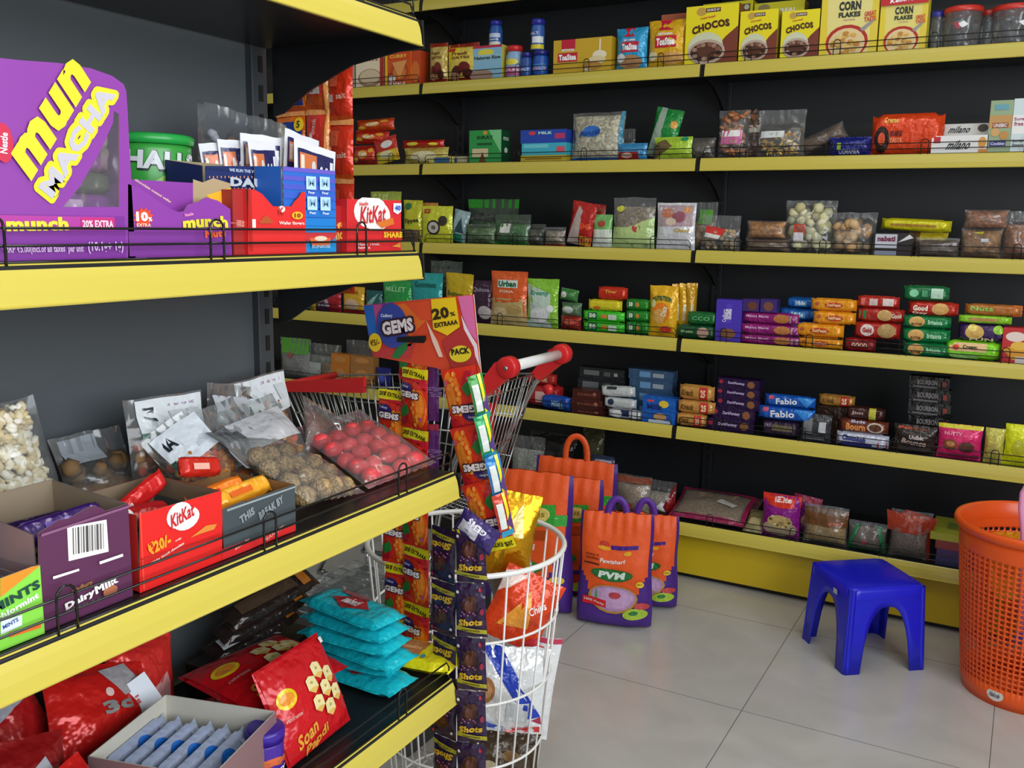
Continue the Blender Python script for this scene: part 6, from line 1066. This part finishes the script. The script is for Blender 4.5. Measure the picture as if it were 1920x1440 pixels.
# basket frame
XR0, XR1 = -.09, -.16; XF0, XF1 = -.86, -.74   # rear top/bottom, front top/bottom (local x)
ZT0, ZT1, ZB0, ZB1 = .83, .76, .42, .50
def cor(f, top, s):
    x = (XF0 if top else XF1) if f else (XR0 if top else -.2)
    z = (ZT1 if top else ZB1) if f else (ZT0 if top else ZB0)
    y = s*((HW-.0 if top else HW-.03)*(1 if not f else .78)); return Vector((x, y, z))
def lerp(a, b, k): return a+(b-a)*k
for s in (-1, 1):
    m = MB(); A_, B_, C_, D_ = cor(0, 1, s), cor(1, 1, s), cor(1, 0, s), cor(0, 0, s)
    m.tube([A_, B_, C_, D_], .0035, CH, 8, True)
    for k in range(1, 26): q = k/26; m.tube([lerp(A_, B_, q), lerp(D_, C_, q)], .0019, CH, 5)
    for q in (.33, .66): m.tube([lerp(A_, D_, q), lerp(B_, C_, q)], .0025, CH, 5)
    m.build('side_grid', t)
m = MB(); A_, B_, C_, D_ = cor(1, 1, -1), cor(1, 1, 1), cor(1, 0, 1), cor(1, 0, -1); m.tube([A_, B_, C_, D_], .0035, CH, 8, True)
for k in range(1, 12): q = k/12; m.tube([lerp(A_, B_, q), lerp(D_, C_, q)], .0019, CH, 5)
m.build('front_grid', t)
m = MB(); A_, B_, C_, D_ = cor(0, 1, -1), cor(0, 1, 1), cor(0, 0, 1), cor(0, 0, -1); m.tube([A_, B_, C_, D_], .0035, CH, 8, True)
for k in range(1, 14): q = k/14; m.tube([lerp(A_, B_, q), lerp(D_, C_, q)], .002, CH, 5)
for q in (.08, .5): m.tube([lerp(A_, D_, q), lerp(B_, C_, q)], .0025, CH, 5)
m.build('rear_gate', t)
m = MB(); A_, B_, C_, D_ = cor(0, 0, -1), cor(0, 0, 1), cor(1, 0, 1), cor(1, 0, -1)
for k in range(0, 11): q = k/10; m.tube([lerp(A_, B_, q), lerp(D_, C_, q)], .002, CH, 5)
for k in range(0, 9): q = k/8; m.tube([lerp(A_, D_, q), lerp(B_, C_, q)], .002, CH, 5)
m.build('bottom_grid', t)
m = MB(); a = cor(1, 1, -1); b = lerp(cor(0, 1, -1), cor(1, 1, -1), .55)
vs = [a+Vector((0, -.008, .012)), b+Vector((0, -.008, .03)), b+Vector((0, -.008, -.018)), a+Vector((0, -.008, -.02)), a+Vector((0, .006, .012)), b+Vector((0, .006, .03)), b+Vector((0, .006, -.018)), a+Vector((0, .006, -.02))]
m.add(vs, [(0, 1, 2, 3), (7, 6, 5, 4), (0, 4, 5, 1), (1, 5, 6, 2), (2, 6, 7, 3), (3, 7, 4, 0)], REDP); m.tube([cor(1, 1, -1), cor(1, 1, 1)], .012, REDP, 10); m.build('red_bumper', t)
m = MB(); m.rbox(-.2, -.19, -.09, .09, .6, .74, REDP, .004); m.tube([(-.195, -.085, .70), (-.17, -.085, .78), (-.17, .085, .78), (-.195, .085, .70)], .006, REDP, 8); m.build('child_seat_flap', t)
m = MB(); m.tube([(-.03, HW-.02, .79), (-.03, HW-.035, .79)], .016, REDP, 14); m.build('coin_lock', t)
for s in (-1, 1):
    m = MB(); m.tube([(0, s*HW, .9), (-.09, s*HW, .80), (-.235, s*(HW-.03), .5), (-.27, s*(HW-.03), .3), (-.2, s*(HW-.02), .13)], .009, CH, 8)
    m.tube([(-.27, s*(HW-.03), .3), (-.36, s*(HW-.03), .16), (-.74, s*(HW-.05), .14)], .009, CH, 8); m.tube([(-.74, s*(HW-.05), .14), (-.55, s*(HW-.05), .45)], .007, CH, 8); m.build('frame_tube', t)
    for xx, yy in ((-.2, HW-.02), (-.72, HW-.05)):
        m = MB(); m.tube([(xx, s*yy, .15), (xx, s*yy, .08)], .008, CH, 8); m.tube([(xx, s*yy-.011, .045), (xx, s*yy+.011, .045)], .045, M('3a3c3e', 'plas'), 20); m.build('caster', t)

# ================================================================== rice bags
def ricebag(lab, x, y, w2, h2, d2, yaw, big, hand, hc):
    t = empty('rice_bag', lab, 'rice bag', (x, y, .003), radians(yaw), 'orange and purple rice bags'); seed = x*7
    def S(u, v, sg, e=0):
        a = clamp(v); pv = (1-a)**.42*1.02 if a > .55 else ((1-.55)**.42*1.02+.06*(.55-a)); pv *= min(1, (a/.07+.25)**.5)
        if a > .97: pv = .06
        pu = max(0, 1-abs(2*u-1)**4)**.5
        xx = (u-.5)*w2*(1-.05*a+.02*sin(a*9)); gath = .004*sin(u*46)*clamp((a-.78)/.1)*pu
        return (xx, d2/2-sg*(d2/2)*pu*pv-sg*e+gath+.008*nz(u*4, v*4, seed), max(v*h2-.0+.004*sin(u*9), .0) if a < .9 else v*h2+.006*nz(u*6, 0, seed))
    m = MB(); nu, nv = 26, 26
    OR_, PU = M('ee5a1c', 'cloth'), M('4a2484', 'cloth')
    for sg, fl in ((1, False), (-1, True)):
        vs = [S(i/nu, j/nv, sg) for j in range(nv+1) for i in range(nu+1)]
        fo = []; fp = []
        for j in range(nv):
            for i in range(nu):
                q = (j*(nu+1)+i, j*(nu+1)+i+1, (j+1)*(nu+1)+i+1, (j+1)*(nu+1)+i); q = q[::-1] if fl else q
                u, v = (i+.5)/nu, (j+.5)/nv
                pur = (v < .14+1.7*abs(u-.5)**2) or abs(u-.5) > .46 or (sg < 0 and v < .5)
                (fp if pur else fo).append(q)
        m.add(vs, fo, OR_, True); m.add(vs, fp, PU, True)
    F = lambda u, v, e: S(u, v, 1, e)
    if big: D = [R_(.05, .78, .3, .84, 'ee5a1c'), T_(.16, .81, .18, .03, 'Live', 'dfe0d0', 5, 2), E_(.26, .82, .04, .02, 'f0c82a'), T_(.38, .83, .14, .02, 'NEW', 'eee'), R_(.22, .64, .86, .79, '3aa83c'), R_(.86, .64, .97, .72, '3aa83c'), T_(.42, .74, .34, .035, 'SUPERIOR', 'bfe8b8'), T_(.42, .69, .34, .035, 'QUALITY', 'bfe8b8'), E_(.72, .72, .09, .05, 'e8d070'), T_(.72, .72, .08, .03, '25', '8a7a2a', 0, 1), R_(.2, .54, .8, .61, 'b84a1c'), T_(.3, .575, .08, .03, '10', 'f0e8d8', 0, 2), T_(.55, .575, .08, .03, '10', 'f0e8d8', 0, 2), T_(.42, .48, .5, .05, 'Fawizhari', 'f0e8e0', 3, 1, 0, .2), T_(.42, .44, .36, .02, 'Premium Basmati Rice', 'f0e8e0'),
                E_(.45, .34, .3, .055, '2a8a3a'), T_(.45, .34, .34, .06, 'PVM', 'f2f4ee', 2, 2, 0, .2), E_(.88, .25, .07, .03, 'f0c82a'), E_(.72, .15, .14, .05, 'd83a2a'), E_(.78, .09, .13, .04, 'c8d83a')]
    else: D = [E_(.36, .73, .07, .03, 'c83a2a'), E_(.36, .70, .09, .018, 'f0a82a'), R_(.45, .70, .82, .735, '4a2484'), E_(.68, .67, .05, .02, 'f0b02a'), T_(.48, .60, .34, .035, 'Fawizhari', 'f2e8e4', 3, 1, 0, .2), T_(.2, .63, .18, .02, 'Product of', '6a2a1c'), T_(.2, .60, .18, .02, 'India', '6a2a1c'), R_(.08, .545, .3, .56, '6a2a1c'),
                E_(.48, .48, .29, .055, '1c6a34'), E_(.48, .48, .27, .045, '2a7a3a'), T_(.48, .48, .36, .062, 'PVM', 'e8f4ea', 2, 2, 0, .2), E_(.86, .40, .055, .028, 'f0c82a'), T_(.86, .4, .07, .02, '5kg', '8a6a1c'), E_(.5, .27, .33, .125, 'b88a3a'), E_(.5, .275, .3, .11, 'b48ab8'), E_(.5, .28, .27, .09, 'c8a0cc'), E_(.53, .31, .08, .03, 'b8404a'), E_(.28, .27, .02, .06, '5a9a5a'), R_(.1, .19, .42, .255, 'd8242e'), T_(.26, .222, .28, .025, '100% Purity', 'f4d0d0', -3), E_(.8, .14, .16, .05, 'a8c83a'), E_(.78, .15, .06, .02, '2a7a3a'), E_(.88, .21, .1, .03, 'c8484a')]
    m.decals(F, D, 'fprint', .0016, w2/h2); m.build('sack', t)
    if hand:
        m = MB(); xw = w2*.13; zt = h2*.96; H_ = hand; pts = []
        for a in range(13): A = pi*a/12; pts.append((-xw*cos(A) if hand > .08 else -xw*cos(A)*1.0, d2/2-.004, zt+H_*(sin(A) if hand < .08 else sin(A)**.6)))
        vs = []; 
        for i, p in enumerate(pts):
            tn = Vector(pts[min(i+1, 12)])-Vector(pts[max(i-1, 0)]); tn.normalize(); nn = Vector((tn.z, 0, -tn.x))*.011
            for yy in (-.0015, .0015): vs += [(p[0]+nn.x, p[1]+yy, p[2]+nn.z), (p[0]-nn.x, p[1]+yy, p[2]-nn.z)]
        fs = []
        for i in range(12): a = i*4; b = a+4; fs += [(a, a+1, b+1, b), (a+2, b+2, b+3, a+3), (a, b, b+2, a+2), (a+1, a+3, b+3, b+1)]
        m.add(vs, fs, M(hc, 'cloth'), True); m.build('carry_handle', t)
    return t
def topz(px, py, y): return onY(px, py, y).z
ricebag('small rice bag picturing a bowl of pink rice in front of its twin', -1.085, 2.66, .245, topz(1165, 962, 2.72), .12, 14, False, .06, '5a2a98')
ricebag('small rice bag half hidden behind the bowl-picture bag', -1.06, 2.86, .235, topz(1200, 960, 2.93), .12, 16, False, .06, '5a2a98')
ricebag('large rice bag with green band standing behind the wire bin', -1.415, 2.62, .35, topz(1030, 892, 2.68), .15, 8, True, 0, 'f0601c')
ricebag('large rice bag with a raised orange loop handle at the back', -1.41, 3.02, .33, topz(1080, 862, 3.08), .12, 6, True, .105, 'ee5a1c')
ricebag('large rice bag squeezed between two other large rice bags', -1.37, 2.82, .31, topz(1080, 898, 2.88), .13, 7, True, 0, 'f0601c')

# ================================================================== blue stool
t = empty('plastic_stool', 'deep blue plastic stool with arched sides standing on the tiles', 'stool', (-.354, 2.912, 0), 0)
def blu():
    m = bpy.data.materials.new('blue_plastic'); m.use_nodes = True; b = m.node_tree.nodes['Principled BSDF']; b.inputs['Base Color'].default_value = (*lin('1a20d0'), 1); b.inputs['Roughness'].default_value = .28; return m
BLU = blu()
c4 = [Vector((-.361, 2.729)), Vector((-.177, 2.878)), Vector((-.32, 3.131)), Vector((-.559, 2.907))]
cc = sum(c4, Vector((0, 0)))/4; HS = .262
e1 = (c4[1]-c4[0]).normalized(); ang = atan2(e1.y, e1.x); t.location = (cc.x, cc.y, 0); t.rotation_euler = (0, 0, ang)
hb_, ht_ = .132, .120
m = MB(); bm = bmesh.new()
# seat: rounded square, gently domed
def rsq(h, r, n=6): 
    P = []
    for cxn, cyn, a0 in ((1, -1, -pi/2), (1, 1, 0), (-1, 1, pi/2), (-1, -1, pi)):
        for k in range(n+1): a = a0+k*pi/2/n; P.append(((h-r)*cxn+r*cos(a), (h-r)*cyn+r*sin(a)))
    return P
levels = [(ht_+.004, .03, HS-.034), (ht_+.003, .032, HS-.012), (ht_-.002, .03, HS-.003), (ht_-.012, .03, HS), (ht_*.5, .03, HS+.001)]
bm.free(); vs = []; n = len(rsq(1, .1))
for h, r, z in levels: vs += [(x, y, z) for x, y in rsq(h, r)]
vs.append((0, 0, HS+.001)); fs = [(l*n+i, l*n+(i+1) % n, (l+1)*n+(i+1) % n, (l+1)*n+i) for l in range(len(levels)-1) for i in range(n)]+[((len(levels)-1)*n+i, (len(levels)-1)*n+(i+1) % n, len(vs)-1) for i in range(n)]
m.add(vs, fs, BLU, True); so = m.build('seat', t)
# four skirts with arches, each side a curved shell
for s in range(4):
    m = MB(); R = Matrix.Rotation(s*pi/2, 3, 'Z')
    def edge(q, z):   # q -1..1 along the side, returns point on the flared side
        k = 1-z/HS; hw = ht_+(hb_-ht_)*k; return R @ Vector((q*hw, -hw, z))
    nq = 28; vs = []; 
    for i in range(nq+1):
        q = -1+2*i/nq; q = q*.86; aq = abs(q)/.60
        zb = HS-.065-.0 if aq < .0 else 0
        if aq < 1: zb = (HS-.06)*sqrt(1-aq**2.6)
        else: zb = .0
        for zz in (max(zb, .0), (zb+HS-.02)/2, HS-.02):
            for dp in (0, .004): p = edge(q, zz); nrm = R @ Vector((0, 1, 0)); vs.append(tuple(p+nrm*dp))
    fs = []
    for i in range(nq):
        a = i*6; b = a+6
        fs += [(a, b, b+2, a+2), (a+2, b+2, b+4, a+4), (a+1, a+3, b+3, b+1), (a+3, a+5, b+5, b+3), (a, a+1, b+1, b)]
    m.add(vs, fs, BLU, True); m.build('side_skirt', t)
for s in range(4):
    m = MB(); R = Matrix.Rotation(s*pi/2, 3, 'Z'); vs = []; L = 9
    for j in range(L):
        z = (HS-.006)*j/(L-1); k = 1-z/HS; hw = ht_+(hb_-ht_)*k
        P = [(-hw*.86, -hw), (-hw*.93, -hw-.001), (-hw*.975, -hw*.985), (-hw*.955, -hw*.955), (-hw*.985, -hw*.975), (-hw-.001, -hw*.93), (-hw, -hw*.86)]
        P += [(-hw+.004, -hw*.86), (-hw*.93, -hw*.93+.002), (-hw*.86, -hw+.004)]
        vs += [tuple(R @ Vector((x, y, z))) for x, y in P]
    n = 10; m.add(vs, [(j*n+i, j*n+(i+1) % n, (j+1)*n+(i+1) % n, (j+1)*n+i) for j in range(L-1) for i in range(n)]+[tuple(range(n))[::-1]], BLU, True); m.build('leg', t)
m = MB(); p = Matrix.Rotation(-pi/2, 3, 'Z') @ Vector((.045, -ht_-.0082, HS-.035))
m.add([p+Vector((0, a, b)) for a, b in ((-.011, -.008), (.011, -.008), (.011, .008), (-.011, .008))], [(0, 1, 2, 3)], M('b8c0cc')); m.build('sticker', t)

# ================================================================== orange basket
bp = Vector((.085, 2.90, 0)); t = empty('laundry_basket', 'tall orange perforated plastic basket at the right picture edge', 'basket', bp)
ORP = M('ee5a1a', 'plas'); HB = .5
def br_(z): return .158+.048*(z/HB)**.9
m = MB(); N = 216; zs = [0, .028, .056]; z = .056
rows = []
while z < .425: rows.append((z, z+.0095)); z += .0148
zz = [0, .03, .056]; kind_ = [1, 1]
for a, b in rows: zz += [b, b+.0053]; kind_ += [0, 1]
zz += [.455, HB-.02]; kind_ += [1, 1]
vs = [(br_(z)*cos(2*pi*i/N), br_(z)*sin(2*pi*i/N), z) for z in zz for i in range(N)]
fs = []
for j in range(len(zz)-1):
    for i in range(N):
        if kind_[j] == 0 and i % 3 != 0: continue
        fs.append((j*N+i, j*N+(i+1) % N, (j+1)*N+(i+1) % N, (j+1)*N+i))
m.add(vs, fs, ORP, True); m.lathe([(.001, .001), (br_(0), .001)], ORP, 48, caps=False); o = m.build('perforated_wall', t)
sd_ = o.modifiers.new('s', 'SOLIDIFY'); sd_.thickness = .0022; sd_.offset = -1
m = MB(); m.lathe([(br_(HB-.03), HB-.03), (br_(HB)+.004, HB-.028), (br_(HB)+.012, HB-.012), (br_(HB)+.009, HB-.002), (br_(HB)+.002, HB), (br_(HB)-.004, HB-.006), (br_(HB-.05)-.003, HB-.05)], ORP, 64, caps=False); m.build('rim', t)
m = MB(); a0 = atan2(-.95, -.42)
def SK(u, v, e): a = a0+(u-.5)*.28; r = br_(.035)+.0006+e; return (r*cos(a), r*sin(a), .018+v*.034)
m.decals(SK, [E_(.5, .5, .5, .5, 'd8d4d0'), T_(.5, .5, .6, .4, 'Nakoda', '5a5a64', 0, 1, 0, .3)], asp=1.3); m.build('oval_sticker', t)
for k, (x, y, z, c, lab) in enumerate(((-.07, -.05, .30, 'f0a01c', 'yellow packet seen through the basket holes'), (-.03, .03, .25, 'e8c02a', 'second yellow packet deeper in the basket'), (.03, -.03, .14, '3a4ab0', 'blue packet low in the basket'))):
    o = make_pack('pouch', 'snack_packet', .13, .17, .04, c, [E_(.5, .5, .3, .3, 'd8701c' if k < 2 else '8ab0d8')]); tag(o, lab, 'packet', 'packets in the orange basket'); o.location = bp+Vector((x, y, z)); o.rotation_euler = (-.3, .3*(k-1), .4*k-.5)
m = MB(); pts = [(.03, 0, -.3), (.012, 0, -.02), (.0, 0, .05), (.0, 0, .09), (.015, 0, .13), (.05, 0, .15), (.09, 0, .13)]
m.tube(pts, [.009]*7, M('f0a0d0', 'plas'), 10); m.tube([(p[0]+.02, p[1], p[2]) for p in pts[:5]], .004, M('e8e4ec', 'plas'), 8); o = m.build('plastic_scoop'); tag(o, 'pink plastic scoop sticking up out of the orange basket', 'scoop'); pq = onY(1912, 985, 2.80); o.location = (pq.x, 2.80, pq.z)
